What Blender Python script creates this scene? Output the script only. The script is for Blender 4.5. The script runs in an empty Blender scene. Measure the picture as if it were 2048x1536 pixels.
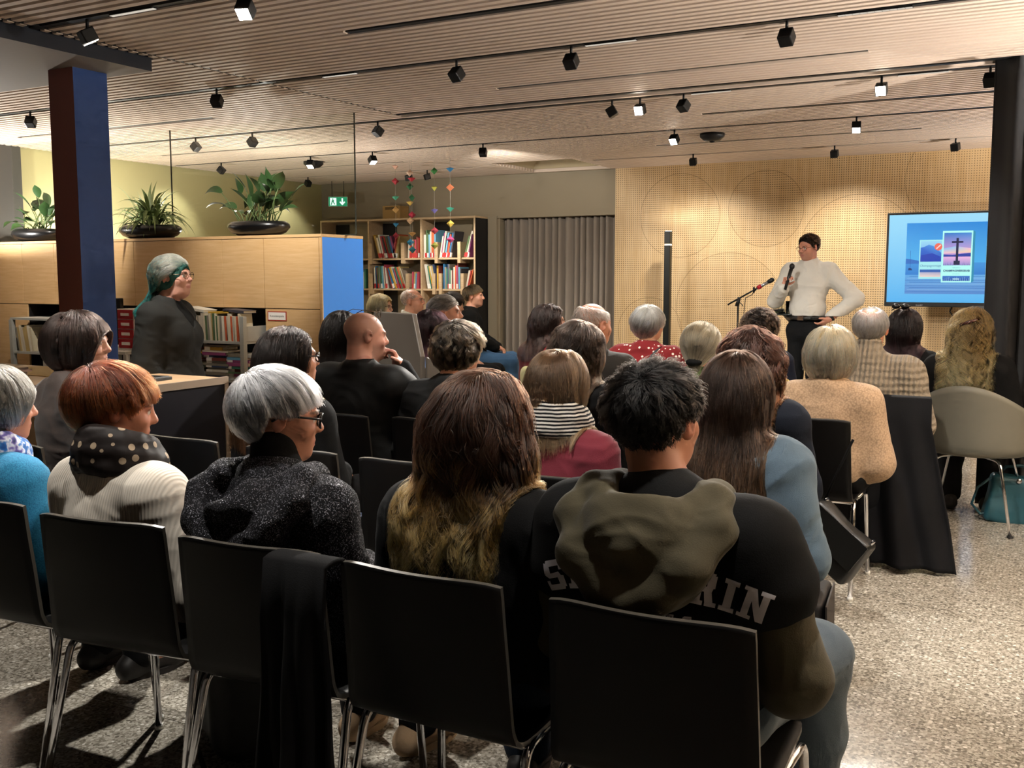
import bpy, bmesh, math, random
import numpy as np
from mathutils import Vector, Matrix
from mathutils.bvhtree import BVHTree
S = bpy.context.scene
COL = S.collection
random.seed(7)
RNG = np.random.default_rng(11)
PI = math.pi

# ------------------------------------------------------------------ materials
def lin(c):
    if isinstance(c, str):
        c = tuple(int(c[i:i + 2], 16) for i in (0, 2, 4))
    out = []
    for v in c[:3]:
        v = v / 255.0
        out.append(v / 12.92 if v <= 0.04045 else ((v + 0.055) / 1.055) ** 2.4)
    return (*out, 1.0)

class NT:
    def __init__(s, name):
        s.m = bpy.data.materials.new(name)
        s.m.use_nodes = True
        s.t = s.m.node_tree
        s.b = s.t.nodes['Principled BSDF']
    def n(s, typ, **kw):
        nd = s.t.nodes.new(typ)
        for k, v in kw.items():
            if k in nd.inputs.keys() if isinstance(k, str) else False:
                nd.inputs[k].default_value = v
            else:
                setattr(nd, k, v)
        return nd
    def l(s, a, b): s.t.links.new(a, b)
    def set(s, **kw):
        for k, v in kw.items():
            s.b.inputs[k.replace('_', ' ')].default_value = v
        return s
    def coord(s, scale=(1, 1, 1), kind='Object'):
        tc = s.n('ShaderNodeTexCoord'); mp = s.n('ShaderNodeMapping')
        mp.inputs['Scale'].default_value = scale
        s.l(tc.outputs[kind], mp.inputs['Vector'])
        return mp.outputs['Vector']
    def math(s, op, a, b=None, c=None):
        nd = s.n('ShaderNodeMath'); nd.operation = op
        for i, v in enumerate((a, b, c)):
            if v is None: continue
            if isinstance(v, (int, float)): nd.inputs[i].default_value = v
            else: s.l(v, nd.inputs[i])
        return nd.outputs[0]
    def mix(s, fac, a, b):
        nd = s.n('ShaderNodeMix'); nd.data_type = 'RGBA'
        for i, v in ((0, fac), (6, a), (7, b)):
            if isinstance(v, (int, float, tuple)): nd.inputs[i].default_value = v
            else: s.l(v, nd.inputs[i])
        return nd.outputs[2]
    def ramp(s, fac, stops):
        nd = s.n('ShaderNodeValToRGB'); s.l(fac, nd.inputs[0])
        el = nd.color_ramp.elements
        while len(el) < len(stops): el.new(0.5)
        for e, (p, c) in zip(el, stops):
            e.position = p; e.color = c if isinstance(c, tuple) else lin(c)
        return nd.outputs[0]
    def bump(s, h, strength=.3, dist=.01):
        nd = s.n('ShaderNodeBump'); nd.inputs['Strength'].default_value = strength
        nd.inputs['Distance'].default_value = dist
        s.l(h, nd.inputs['Height']); s.l(nd.outputs[0], s.b.inputs['Normal'])
    def noise(s, vec, scale, detail=3, rough=.55):
        nd = s.n('ShaderNodeTexNoise'); nd.inputs['Scale'].default_value = scale
        nd.inputs['Detail'].default_value = detail; nd.inputs['Roughness'].default_value = rough
        if vec is not None: s.l(vec, nd.inputs['Vector'])
        return nd.outputs[0]
    def col(s, c):
        if isinstance(c, (str, tuple)): s.b.inputs['Base Color'].default_value = lin(c) if isinstance(c, str) else c
        else: s.l(c, s.b.inputs['Base Color'])

_MC = {}
def plain(name, c, rough=.5, metal=0.0, var=.08, scale=40, bump=0.0, spec=None, coat=0):
    k = (name,)
    if k in _MC: return _MC[k]
    n = NT(name); n.set(Roughness=rough, Metallic=metal)
    if spec is not None: n.b.inputs['Specular IOR Level'].default_value = spec
    if coat: n.b.inputs['Coat Weight'].default_value = coat
    base = lin(c) if isinstance(c, str) else c
    if var or bump:
        f = n.noise(n.coord(), scale)
        if var:
            lo = tuple(v * (1 - var) for v in base[:3]) + (1,); hi = tuple(min(1, v * (1 + var)) for v in base[:3]) + (1,)
            n.col(n.mix(f, lo, hi))
        else: n.col(base)
        if bump: n.bump(f, bump, .004)
    else: n.col(base)
    _MC[k] = n.m
    return n.m

def emit(name, c, strength):
    n = NT(name); n.col('000000'); n.b.inputs['Emission Color'].default_value = lin(c)
    n.b.inputs['Emission Strength'].default_value = strength
    return n.m

def wood(name, c1, c2, scale=(1.5, 14, 22), rough=.45):
    n = NT(name); n.set(Roughness=rough)
    v = n.coord(scale)
    a = n.noise(v, 2.2, 5, .6); b = n.noise(v, 9, 3)
    f = n.math('ADD', n.math('MULTIPLY', a, .75), n.math('MULTIPLY', b, .25))
    n.col(n.ramp(f, [(.3, c1), (.7, c2)])); n.bump(b, .08, .002)
    return n.m

# ------------------------------------------------------------------ mesh builder
class MB:
    def __init__(s): s.v = []; s.f = []; s.mi = []; s.sm = []
    def add(s, vs, fs, mi=0, smooth=False):
        o = len(s.v); s.v += [tuple(map(float, p)) for p in vs]
        for f in fs: s.f.append(tuple(i + o for i in f)); s.mi.append(mi); s.sm.append(smooth)
    def box(s, lo, hi, mi=0, M=None):
        x0, y0, z0 = lo; x1, y1, z1 = hi
        vs = [(x0, y0, z0), (x1, y0, z0), (x1, y1, z0), (x0, y1, z0), (x0, y0, z1), (x1, y0, z1), (x1, y1, z1), (x0, y1, z1)]
        if M is not None: vs = [tuple(M @ Vector(p)) for p in vs]
        s.add(vs, [(3, 2, 1, 0), (4, 5, 6, 7), (0, 1, 5, 4), (1, 2, 6, 5), (2, 3, 7, 6), (3, 0, 4, 7)], mi)
        return s
    def tube(s, pts, r, n=10, mi=0, cap=True, close=False):
        pts = [Vector(p) for p in pts]; k = len(pts)
        rr = r if isinstance(r, (list, tuple)) else [r] * k
        ref = None; rings = []
        for i, p in enumerate(pts):
            if close: d = pts[(i + 1) % k] - pts[i - 1]
            else: d = pts[min(i + 1, k - 1)] - pts[max(i - 1, 0)]
            d.normalize()
            if ref is None:
                ref = d.orthogonal().normalized()
            ref = (ref - d * ref.dot(d)); ref.normalize()
            b = d.cross(ref)
            rings.append([p + (ref * math.cos(2 * PI * j / n) + b * math.sin(2 * PI * j / n)) * rr[i] for j in range(n)])
        vs = [q for R in rings for q in R]; fs = []
        for i in range(k if close else k - 1):
            i2 = (i + 1) % k
            for j in range(n):
                fs.append((i * n + j, i * n + (j + 1) % n, i2 * n + (j + 1) % n, i2 * n + j))
        s.add(vs, fs, mi, True)
        if cap and not close:
            o = len(s.v) - len(vs)
            s.f.append(tuple(o + j for j in reversed(range(n)))); s.mi.append(mi); s.sm.append(False)
            s.f.append(tuple(o + (k - 1) * n + j for j in range(n))); s.mi.append(mi); s.sm.append(False)
        return s
    def cyl(s, a, b, r0, r1=None, n=20, mi=0): return s.tube([a, b], [r0, r0 if r1 is None else r1], n, mi)
    def lathe(s, prof, c=(0, 0, 0), n=28, mi=0, smooth=True):
        vs = []; fs = []
        for (r, z) in prof:
            for j in range(n):
                a = 2 * PI * j / n; vs.append((c[0] + r * math.cos(a), c[1] + r * math.sin(a), c[2] + z))
        for i in range(len(prof) - 1):
            for j in range(n):
                fs.append((i * n + j, i * n + (j + 1) % n, (i + 1) * n + (j + 1) % n, (i + 1) * n + j))
        s.add(vs, fs, mi, smooth); return s
    def grid(s, fn, nu, nv, mi=0, smooth=True, flip=False):
        vs = [fn(i / nu, j / nv) for j in range(nv + 1) for i in range(nu + 1)]
        w = nu + 1; fs = []
        for j in range(nv):
            for i in range(nu):
                q = (j * w + i, j * w + i + 1, (j + 1) * w + i + 1, (j + 1) * w + i)
                fs.append(q[::-1] if flip else q)
        s.add(vs, fs, mi, smooth); return s
    def ell(s, c, r, n=16, m=10, mi=0, R=None):
        def fn(u, v):
            a = 2 * PI * u; b = PI * (v - .5)
            p = Vector((r[0] * math.cos(a) * math.cos(b), r[1] * math.sin(a) * math.cos(b), r[2] * math.sin(b)))
            if R is not None: p = R @ p
            return (c[0] + p.x, c[1] + p.y, c[2] + p.z)
        return s.grid(fn, n, m, mi)
    def prism(s, poly, z0, z1, M=None, mi=0):
        n = len(poly)
        vs = [(x, y, z0) for x, y in poly] + [(x, y, z1) for x, y in poly]
        if M is not None: vs = [tuple(M @ Vector(p)) for p in vs]
        fs = [tuple(reversed(range(n))), tuple(range(n, 2 * n))] + [(i, (i + 1) % n, (i + 1) % n + n, i + n) for i in range(n)]
        s.add(vs, fs, mi); return s
    def obj(s, name, mats, parent=None, bevel=0, solid=0, subsurf=0):
        me = bpy.data.meshes.new(name)
        me.from_pydata(s.v, [], s.f)
        me.polygons.foreach_set('material_index', s.mi); me.polygons.foreach_set('use_smooth', s.sm)
        for m in (mats if isinstance(mats, (list, tuple)) else [mats]): me.materials.append(m)
        me.update()
        o = bpy.data.objects.new(name, me); COL.objects.link(o)
        if parent is not None: o.parent = parent
        if solid:
            md = o.modifiers.new('thick', 'SOLIDIFY'); md.thickness = solid; md.offset = 0
        if subsurf:
            md = o.modifiers.new('sub', 'SUBSURF'); md.levels = md.render_levels = subsurf
        if bevel:
            md = o.modifiers.new('bevel', 'BEVEL'); md.width = bevel; md.segments = 2; md.limit_method = 'ANGLE'; md.angle_limit = math.radians(50)
        return o

def tag(o, label=None, cat=None, group=None, kind=None):
    for k, v in (('label', label), ('category', cat), ('group', group), ('kind', kind)):
        if v: o[k] = v
    return o
def empty(name, loc=(0, 0, 0), rz=0, label=None, cat=None, group=None):
    o = bpy.data.objects.new(name, None); COL.objects.link(o)
    o.location = loc; o.rotation_euler = (0, 0, rz); o.empty_display_size = .1
    return tag(o, label, cat, group)
def place(o, loc, rz=0): o.location = loc; o.rotation_euler = (0, 0, rz); return o
def dup(o, parent=None):
    c = o.copy(); COL.objects.link(c); c.parent = parent
    for ch in list(o.children): dup(ch, c)
    return c
def struct(o): o['kind'] = 'structure'; return o

_TX = {}
def text_geo(s, size, bold=0.0):
    """Vertices and faces of a line of lettering in its own XY plane, centred."""
    cu = bpy.data.curves.new('lettering', 'FONT'); cu.body = s; cu.size = size; cu.offset = bold
    cu.align_x = 'CENTER'; cu.align_y = 'CENTER'; cu.resolution_u = 3
    o = bpy.data.objects.new('lettering', cu); COL.objects.link(o)
    dg = bpy.context.evaluated_depsgraph_get(); me = bpy.data.meshes.new_from_object(o.evaluated_get(dg))
    vs = [tuple(v.co) for v in me.vertices]; fs = [tuple(p.vertices) for p in me.polygons]
    bpy.data.objects.remove(o); bpy.data.curves.remove(cu); bpy.data.meshes.remove(me)
    return vs, fs

# ------------------------------------------------------------------ common materials
OAK = wood('pale_oak', 'c9a06b', 'dcb98a')
OAKX = wood('pale_oak_shelf', 'b99c78', 'ccb290')
BLACKP = plain('black_plastic', '0c0c0d', .45, var=0)
BLACKM = plain('black_metal', '101011', .4, .3, var=0)
CHROME = plain('chrome_tube', 'd8d8dc', .12, 1.0, var=0)
GREYMET = plain('pale_grey_metal', 'b8b9b2', .45, .1, var=.03)
WHITEP = plain('white_plastic', 'e8e6e0', .5, var=.02)
DARKIN = plain('dark_laminate', '15110f', .6, var=.05)
# ================================================================== the room
H = 2.73; WY = 11.4; LX = -9.25; RX = 2.2; FY = -1.2
def m_floor():
    n = NT('terrazzo'); n.set(Roughness=.28)
    v = n.coord()
    vo = n.n('ShaderNodeTexVoronoi'); vo.inputs['Scale'].default_value = 62; n.l(v, vo.inputs['Vector'])
    v2 = n.n('ShaderNodeTexVoronoi'); v2.inputs['Scale'].default_value = 140; n.l(v, v2.inputs['Vector'])
    c = n.n('ShaderNodeSeparateColor'); n.l(vo.outputs['Color'], c.inputs[0])
    c2 = n.n('ShaderNodeSeparateColor'); n.l(v2.outputs['Color'], c2.inputs[0])
    chip = n.ramp(c.outputs[0], [(0, '57534b'), (.3, '8c867b'), (.55, 'ada79b'), (.85, 'd0cabf'), (1, 'ece8e0')])
    fine = n.ramp(c2.outputs[0], [(0, '635e55'), (.5, 'a19b8f'), (1, 'cac4b8')])
    edge = n.math('LESS_THAN', vo.outputs['Distance'], .0095)
    base = n.mix(n.math('GREATER_THAN', vo.outputs['Distance'], .42), chip, fine)
    cloud = n.noise(v, .9, 2)
    base = n.mix(n.math('MULTIPLY', cloud, .28), base, lin('8a8171'))
    # joints between the poured fields
    sx = n.n('ShaderNodeSeparateXYZ'); n.l(v, sx.inputs[0])
    jx = n.math('LESS_THAN', n.math('ABSOLUTE', n.math('SUBTRACT', n.math('FRACT', n.math('DIVIDE', n.math('ADD', sx.outputs[0], 10.3), 2.4)), .5)), .0009)
    jy = n.math('LESS_THAN', n.math('ABSOLUTE', n.math('SUBTRACT', n.math('FRACT', n.math('DIVIDE', n.math('ADD', sx.outputs[1], 1.35), 2.4)), .5)), .0009)
    n.col(n.mix(n.math('MULTIPLY', n.math('MAXIMUM', jx, jy), .7), base, lin('3a352d')))
    r = n.math('ADD', .11, n.math('MULTIPLY', n.noise(v, 6, 3), .12)); n.l(r, n.b.inputs['Roughness'])
    return n.m
TERR = m_floor()
struct(MB().box((LX - .1, FY - .1, -.08), (RX + .1, WY + .1, 0)).obj('floor', TERR))

SLAT = wood('ceiling_slat_wood', 'd2bca9', 'e2cfbe', (.8, 20, 20), .6)
CBACK = plain('ceiling_backing', '3f3228', .8, var=.1, scale=6)
CRAIL = plain('ceiling_black_channel', '080808', .5, var=0)
PITCH = .86 / 12
trY = [1.88, 2.74, 3.60, 4.46, 5.32, 6.19, 7.05, 7.90, 8.72, 9.60, 10.45]
mb = MB()
# recess in the ceiling near the back wall, the curtain slot and the light channels interrupt the slats
SK = (-5.82, 10.24, -4.80, 11.27)
channels = [(3.6, -6.2, 1.9), (4.46, -3.42, .5), (5.32, -9.2, 1.9), (6.22, -3.5, -1.05), (6.23, -8.6, -6.15), (7.05, -9.2, 1.9),
            (7.88, -8.55, -6.05), (7.98, -2.6, -.2), (8.70, -9.2, 1.9), (9.60, -8.56, -6.6), (9.62, -3.6, -1.15), (10.45, -9.2, -6.2), (10.45, -4.66, 1.9)]
y = 1.5
while y < WY - .02:
    w = .040
    segs = [(LX + .02, RX)]
    def cutseg(segs, a, b):
        out = []
        for p, q in segs:
            if b <= p or a >= q: out.append((p, q))
            else:
                if a > p: out.append((p, a))
                if b < q: out.append((b, q))
        return out
    for cy, a, b in channels:
        if abs(y - cy) < .034: segs = cutseg(segs, a, b)
    if SK[1] - .02 < y < SK[3] + .02: segs = cutseg(segs, SK[0], SK[2])
    if y < 6.9: segs = cutseg(segs, -4.765, -4.735)
    if 6.80 < y < 6.875: segs = cutseg(segs, -4.75, RX)
    if y < 4.41: segs = cutseg(segs, LX - .1, -4.80)
    for a, b in segs: mb.box((a, y - w / 2, H), (b, y + w / 2, H + .044))
    y += PITCH
bk = MB()
for lo, hi in (((LX - .1, FY - .1), (RX + .1, SK[1])), ((LX - .1, SK[3]), (RX + .1, WY + .1)), ((LX - .1, SK[1]), (SK[0], SK[3])), ((SK[2], SK[1]), (RX + .1, SK[3]))):
    bk.box((lo[0], lo[1], H + .045), (hi[0], hi[1], H + .12))
o_ceiling = struct(bk.obj('ceiling', CBACK))
sl = struct(mb.obj('ceiling_slats', SLAT, o_ceiling))
# coffer of the recess
SOF = plain('coffer_paint', 'b9a98a', .7, var=.04)
m2 = MB(); x0, y0, x1, y1 = SK; a = .22
i0 = (x0 + a, y0 + a, x1 - a, y1 - a); zt = H + .30
P = [(x0, y0, H + .04), (x1, y0, H + .04), (x1, y1, H + .04), (x0, y1, H + .04), (i0[0], i0[1], zt), (i0[2], i0[1], zt), (i0[2], i0[3], zt), (i0[0], i0[3], zt)]
m2.add(P, [(0, 1, 5, 4), (1, 2, 6, 5), (2, 3, 7, 6), (3, 0, 4, 7), (4, 5, 6, 7)])
struct(m2.obj('ceiling_coffer', SOF, o_ceiling, solid=.01))
# slot for the curtain rail
m2 = MB(); m2.box((-4.765, 1.5, H + .005), (-4.735, 6.86, H + .043)); m2.box((-4.765, 6.815, H + .005), (RX, 6.86, H + .043))
struct(m2.obj('ceiling_curtain_slot', CRAIL, o_ceiling))
for cy, a, b in channels:
    t = MB(); t.box((a, cy - .022, H + .006), (b, cy + .022, H + .042))
    struct(t.obj('ceiling_channel', CRAIL, o_ceiling))

# beam and pillar
BEAMS = plain('beam_side_paint', '1b2230', .6, var=.05); BEAMU = plain('beam_underside_paint', '8d8379', .7, var=.04)
b = MB(); b.box((LX + .1, 1.4, 2.656), (-4.82, 4.39, 2.84))
ob = b.obj('beam', [BEAMS, BEAMU]); ob.data.polygons[0].material_index = 1; struct(ob)
PBLUE = plain('pillar_blue_paint', '2f55a0', .55, var=.04, scale=8); PBRN = plain('pillar_red_brown_paint', '8f5a55', .55, var=.05, scale=6)
b = MB(); b.box((-5.33, 4.07, 0), (-5.115, 4.31, 2.656))
ob = b.obj('pillar', [PBLUE, PBRN]); struct(ob)
for p in ob.data.polygons:
    if p.normal.y < -.5: p.material_index = 1

# walls
GREIGE = plain('greige_wall_paint', '9c907a', .75, var=.03, scale=3)
YELW = plain('pale_yellow_wall_paint', 'c6bd8c', .7, var=.03, scale=3)
DGREY = plain('dark_grey_wall_paint', '4a4742', .7, var=.05)
w = MB(); w.box((LX - .1, WY, 2.19), (-4.755, WY + .1, H + .05)); w.box((LX - .1, WY, 0), (-6.37, WY + .1, 2.19)); w.box((-6.47, WY + .3, 0), (-4.755, WY + .4, 2.3)); w.box((-6.47, WY + .1, 0), (-6.37, WY + .3, 2.3)); w.box((-6.47, WY + .1, 2.2), (-4.755, WY + .4, 2.3))
struct(w.obj('wall_back', GREIGE))
w = MB(); w.box((LX - .1, 6.66, 0), (LX, WY, H + .05)); struct(w.obj('wall_left', YELW))
w = MB(); w.box((LX - .1, FY, 0), (LX + .06, 6.66, H + .05)); struct(w.obj('wall_left_dark', DGREY))
w = MB(); w.box((RX, FY, 0), (RX + .1, WY, H + .05)); struct(w.obj('wall_right', GREIGE))
w = MB(); w.box((LX - .1, FY - .1, 0), (RX + .1, FY, H + .05)); struct(w.obj('wall_front', DGREY))
# trim round the curtain recess
t = MB(); t.box((-6.52, WY - .05, 0), (-6.39, WY + .0, 2.22)); t.box((-6.39, WY - .03, 2.19), (-4.76, WY, 2.215))
struct(t.obj('trim_1', GREIGE))

# perforated timber wall
def m_perf():
    n = NT('perforated_timber'); n.set(Roughness=.5)
    v = n.coord(); sp = n.n('ShaderNodeSeparateXYZ'); n.l(v, sp.inputs[0]); X, Z = sp.outputs[0], sp.outputs[2]
    grain = n.noise(n.coord((14, 14, 1.2)), 2.0, 5, .6); big = n.noise(n.coord((.5, .5, .5)), 1.0, 2)
    wd = n.ramp(n.math('ADD', n.math('MULTIPLY', grain, .7), n.math('MULTIPLY', big, .3)), [(.3, 'cfab78'), (.7, 'e2c69a')])
    p = .0245
    def cell(c): return n.math('SUBTRACT', n.math('FRACT', n.math('DIVIDE', c, p)), .5)
    cx, cz = cell(X), cell(Z)
    hid = None
    # regions whose holes are joined into short horizontal or upright grooves
    shapes = [(-3.95, 2.15, .48, 1), (-2.95, 2.2, .42, 1), (-1.95, 1.7, .62, 1), (-3.35, 1.1, .62, 1), (-1.0, 2.45, .5, 0), (-4.3, .8, .4, 0), (-2.4, .7, .5, 0), (-.2, 1.8, .5, 0)]
    hz = None; ln = None
    for (a, b_, r, k) in shapes:
        d = n.math('SQRT', n.math('ADD', n.math('POWER', n.math('SUBTRACT', X, a), 2), n.math('POWER', n.math('SUBTRACT', Z, b_), 2)))
        if k == 1:
            ins = n.math('LESS_THAN', d, r); hz = ins if hz is None else n.math('MAXIMUM', hz, ins)
        rim = n.math('LESS_THAN', n.math('ABSOLUTE', n.math('SUBTRACT', d, r)), .004)
        ln = rim if ln is None else n.math('MAXIMUM', ln, rim)
    bands = n.math('GREATER_THAN', n.math('SINE', n.math('MULTIPLY', X, 2.6)), .2)
    ax = n.math('SUBTRACT', 1.0, n.math('MULTIPLY', hz, .38)); az = n.math('SUBTRACT', 1.0, n.math('MULTIPLY', n.math('MULTIPLY', bands, n.math('SUBTRACT', 1.0, hz)), .35))
    d = n.math('SQRT', n.math('ADD', n.math('POWER', n.math('MULTIPLY', cx, ax), 2), n.math('POWER', n.math('MULTIPLY', cz, az), 2)))
    hole = n.math('LESS_THAN', d, .19)
    knots = n.math('GREATER_THAN', n.noise(n.coord((1.1, 1, 24)), 1.6, 2), .70)
    c = n.mix(n.math('MULTIPLY', knots, .22), wd, lin('8a6234'))
    c = n.mix(n.math('MULTIPLY', ln, .45), c, lin('7a5a34'))
    n.col(n.mix(n.math('MULTIPLY', hole, .82), c, lin('4a3118')))
    n.bump(n.math('SUBTRACT', 1.0, n.math('MAXIMUM', hole, ln)), .4, .004)
    return n.m
w = MB(); w.box((-4.755, WY - .06, 0), (RX, WY + .1, H + .05)); struct(w.obj('wall_back_timber', m_perf()))

# curtain in the recess of the back wall
def pleats(x0, x1, yc, z0, z1, n, amp, seed, nx=260):
    rr = random.Random(seed); ph = [rr.uniform(0, 6.28) for _ in range(4)]
    def f(u, v):
        x = x0 + (x1 - x0) * u
        s = 2 * PI * n * u + 1.1 * math.sin(2 * PI * 2.3 * u + ph[0]) + .8 * math.sin(2 * PI * 5.1 * u + ph[1])
        d = math.sin(s) + .25 * math.sin(2 * s + ph[2]) + .15 * math.sin(s * .5 + ph[3] + v)
        return (x + .012 * math.sin(s * 1 + 1.3 + v * .6), yc + amp * d * (.75 + .25 * (1 - v)), z0 + (z1 - z0) * v)
    return MB().grid(f, nx, 14)
CURT = plain('taupe_curtain_cloth', '90857a', .9, var=.06, scale=300)
tag(pleats(-6.36, -4.77, WY + .10, .02, 2.24, 17, .045, 3).obj('curtain', CURT, solid=.003), 'taupe pleated curtain hanging in the recess of the back wall', 'curtain')
BCURT = plain('black_curtain_velvet', '131316', .85, var=.1, scale=200); BCURT.node_tree.nodes['Principled BSDF'].inputs['Sheen Weight'].default_value = .15
tag(pleats(-.43, 1.6, 6.84, .02, H + .02, 15, .07, 9, 420).obj('curtain', BCURT, solid=.004), 'black full-height curtain drawn aside at the right edge of the room', 'curtain')

# ------------------------------------------------------------------ track lights
LHOT = emit('lamp_lens_glow', 'fff1dc', 22)
LOFF = plain('lamp_lens_grid', '3a3a3c', .3, .5, var=0)
LEDG = emit('linear_lens_glow', 'fff4e4', .3)
def spotlight(x, y, aim, lit, label, power=0, cone=60):
    """A box spotlight under its stem; aim is the direction the lens faces."""
    t = empty('ceiling_spotlight', (x, y, H + .03), 0, label, 'spotlight', 'track spotlights')
    MB().cyl((0, 0, 0), (0, 0, -.075), .008, n=10).obj('stem', BLACKM, t)
    d = Vector(aim).normalized(); q = d.to_track_quat('-Z', 'Y').to_matrix().to_4x4()
    M = Matrix.Translation((0, 0, -.105)) @ q
    MB().box((-.036, -.036, -.034), (.036, .036, .034), M=M).obj('lamp_head', BLACKM, t, bevel=.006)
    ln = MB()
    for i in (-1, 0, 1):
        for j in (-1, 0, 1): ln.box((i * .021 - .009, j * .021 - .009, -.0365), (i * .021 + .009, j * .021 + .009, -.033), M=M)
    ln.obj('lens', LHOT if lit else LOFF, t)
    if power:
        L = bpy.data.lights.new('spot_beam', 'SPOT'); L.energy = power; L.color = (1.0, .95, .87); L.energy = power * SPK; L.spot_size = math.radians(cone); L.spot_blend = .55 if cone < 100 else 1.0; L.shadow_soft_size = .035
        lo = bpy.data.objects.new('spot_beam', L); COL.objects.link(lo); lo.parent = t
        lo.matrix_local = Matrix.Translation((0, 0, -.105)) @ q @ Matrix.Translation((0, 0, -.06))
    return t

def linear_light(x0, x1, y, label):
    """A row of small lenses let into a ceiling channel."""
    t = empty('linear_downlight', ((x0 + x1) / 2, y, H), 0, label, 'downlight', 'linear downlights in the ceiling channels')
    h = (x1 - x0) / 2; MB().box((-h, -.017, .0), (h, .017, .03)).obj('housing', BLACKM, t)
    n = 10; m = MB()
    for i in range(n):
        c = -h + (i + .5) * 2 * h / n; m.box((c - .016, -.011, -.002), (c + .016, .011, .001))
    m.obj('lens', LEDG, t)
EXPO = 1.0; UPW = 380; UPS = 2.5; SPK = .46
# (x, y, aim, lit, watts, cone)
TRK = {'near': 1.88, 'front': 3.6, 'second': 5.32, 'third': 7.05, 'fourth': 8.70, 'fifth': 10.45}
LAMPS = [
 ('near', -3.3, (.1, .25, -1), False, 150, 75), ('near', -1.9, (0, .25, -1), False, 150, 75), ('near', -.4, (0, .3, -1), False, 120, 75),
 ('front', -4.40, (.2, .5, -1), True, 160, 70), ('front', -3.34, (.25, -.75, -1), True, 330, 70), ('front', -2.2, (0, .6, -1), False, 160, 70), ('front', -.9, (.1, .6, -1), False, 160, 70), ('front', .4, (0, .5, -1), False, 160, 70),
 ('second', -7.2, (-.5, .8, -.6), False, 120, 70), ('second', -5.22, (-.3, .8, -.6), False, 130, 70), ('second', -3.27, (.15, .8, -.8), False, 140, 65), ('second', -2.51, (.0, .9, -.8), False, 140, 65), ('second', -1.3, (.1, .9, -.7), False, 140, 65),
 ('third', -7.2, (-.8, -.1, -.7), False, 40, 70), ('third', -6.5, (-.9, .1, -.7), False, 40, 70), ('third', -5.11, (.3, .8, -.6), False, 120, 70), ('third', -2.99, (-.88, -.2, -.52), False, 170, 44),
 ('third', -2.77, (0, -1, -.47), True, 700, 58), ('third', -2.44, (.3, .8, -.6), False, 140, 60), ('third', -1.10, (0, -1, -.55), True, 330, 58), ('third', -.46, (.1, .7, -.7), False, 120, 60),
 ('fourth', -8.5, (-.8, -.2, -.9), False, 30, 80), ('fourth', -7.2, (.15, -.5, -1), True, 110, 70), ('fourth', -6.38, (.5, -.2, -.9), True, 120, 70), ('fourth', -5.05, (-.25, .9, -.5), False, 130, 90), ('fourth', -3.09, (-.1, -.8, -.8), True, 320, 70), ('fourth', -1.54, (.1, -.6, -1), True, 200, 70),
 ('fifth', -8.7, (-.6, .2, -.9), False, 25, 80), ('fifth', -7.12, (0, .25, -.9), False, 80, 80), ('fifth', -6.85, (.2, .2, -.9), False, 80, 80), ('fifth', -3.5, (-.05, .42, -1.1), False, 115, 120), ('fifth', -2.05, (0, .42, -1.1), False, 150, 120), ('fifth', -.95, (.1, .36, -1.1), False, 30, 120),
]
ORD = ['first', 'second', 'third', 'fourth', 'fifth', 'sixth', 'seventh', 'eighth', 'ninth', 'tenth']
TN = {'near': 'ceiling track right above the nearest row', 'front': 'first ceiling track from the camera', 'second': 'second ceiling track from the camera', 'third': 'third ceiling track from the camera', 'fourth': 'fourth ceiling track from the camera', 'fifth': 'ceiling track nearest the back wall'}
for tr in TRK:
    for i, (t, x, aim, lit, w, cone) in enumerate([l for l in LAMPS if l[0] == tr]):
        spotlight(x, TRK[tr], aim, lit, '%sblack box spotlight, %s from the left on the %s' % ('lit ' if lit else '', ORD[i], TN[tr]), w, cone)
for x0, x1, y, lb in ((-4.22, -3.92, 3.6, 'row of small lenses in the first ceiling channel, beside the beam'), (-4.28, -4.02, 5.32, 'row of small lenses in the second channel above the cabinet end'), (-2.42, -2.12, 5.32, 'row of small lenses in the middle of the second channel'), (-1.05, -.70, 5.32, 'row of small lenses at the right end of the second channel'), (-2.38, -2.10, 7.05, 'row of small lenses in the third channel, middle'), (-1.0, -.70, 7.05, 'row of small lenses in the third channel next to the black curtain')):
    linear_light(x0, x1, y, lb)
# ================================================================== smooth bodies from blended distance fields
A3 = lambda p: np.array(p, dtype=np.float64)
def smin(a, b, k):
    h = np.maximum(k - np.abs(a - b), 0) / k
    return np.minimum(a, b) - h * h * k * .25
def vnoise(P, seed=0):
    P = np.asarray(P) + seed * 17.31
    i = np.floor(P).astype(np.int64); f = P - i; f = f * f * (3 - 2 * f)
    def hsh(x, y, z):
        n = (x * 73856093) ^ (y * 19349663) ^ (z * 83492791); n = (n ^ (n >> 13)) * 1274126177
        return ((n ^ (n >> 16)) & 0xffff) / 65535.0
    r = 0
    for dx in (0, 1):
        for dy in (0, 1):
            for dz in (0, 1):
                w = (f[..., 0] if dx else 1 - f[..., 0]) * (f[..., 1] if dy else 1 - f[..., 1]) * (f[..., 2] if dz else 1 - f[..., 2])
                r = r + w * hsh(i[..., 0] + dx, i[..., 1] + dy, i[..., 2] + dz)
    return r * 2 - 1

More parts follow.
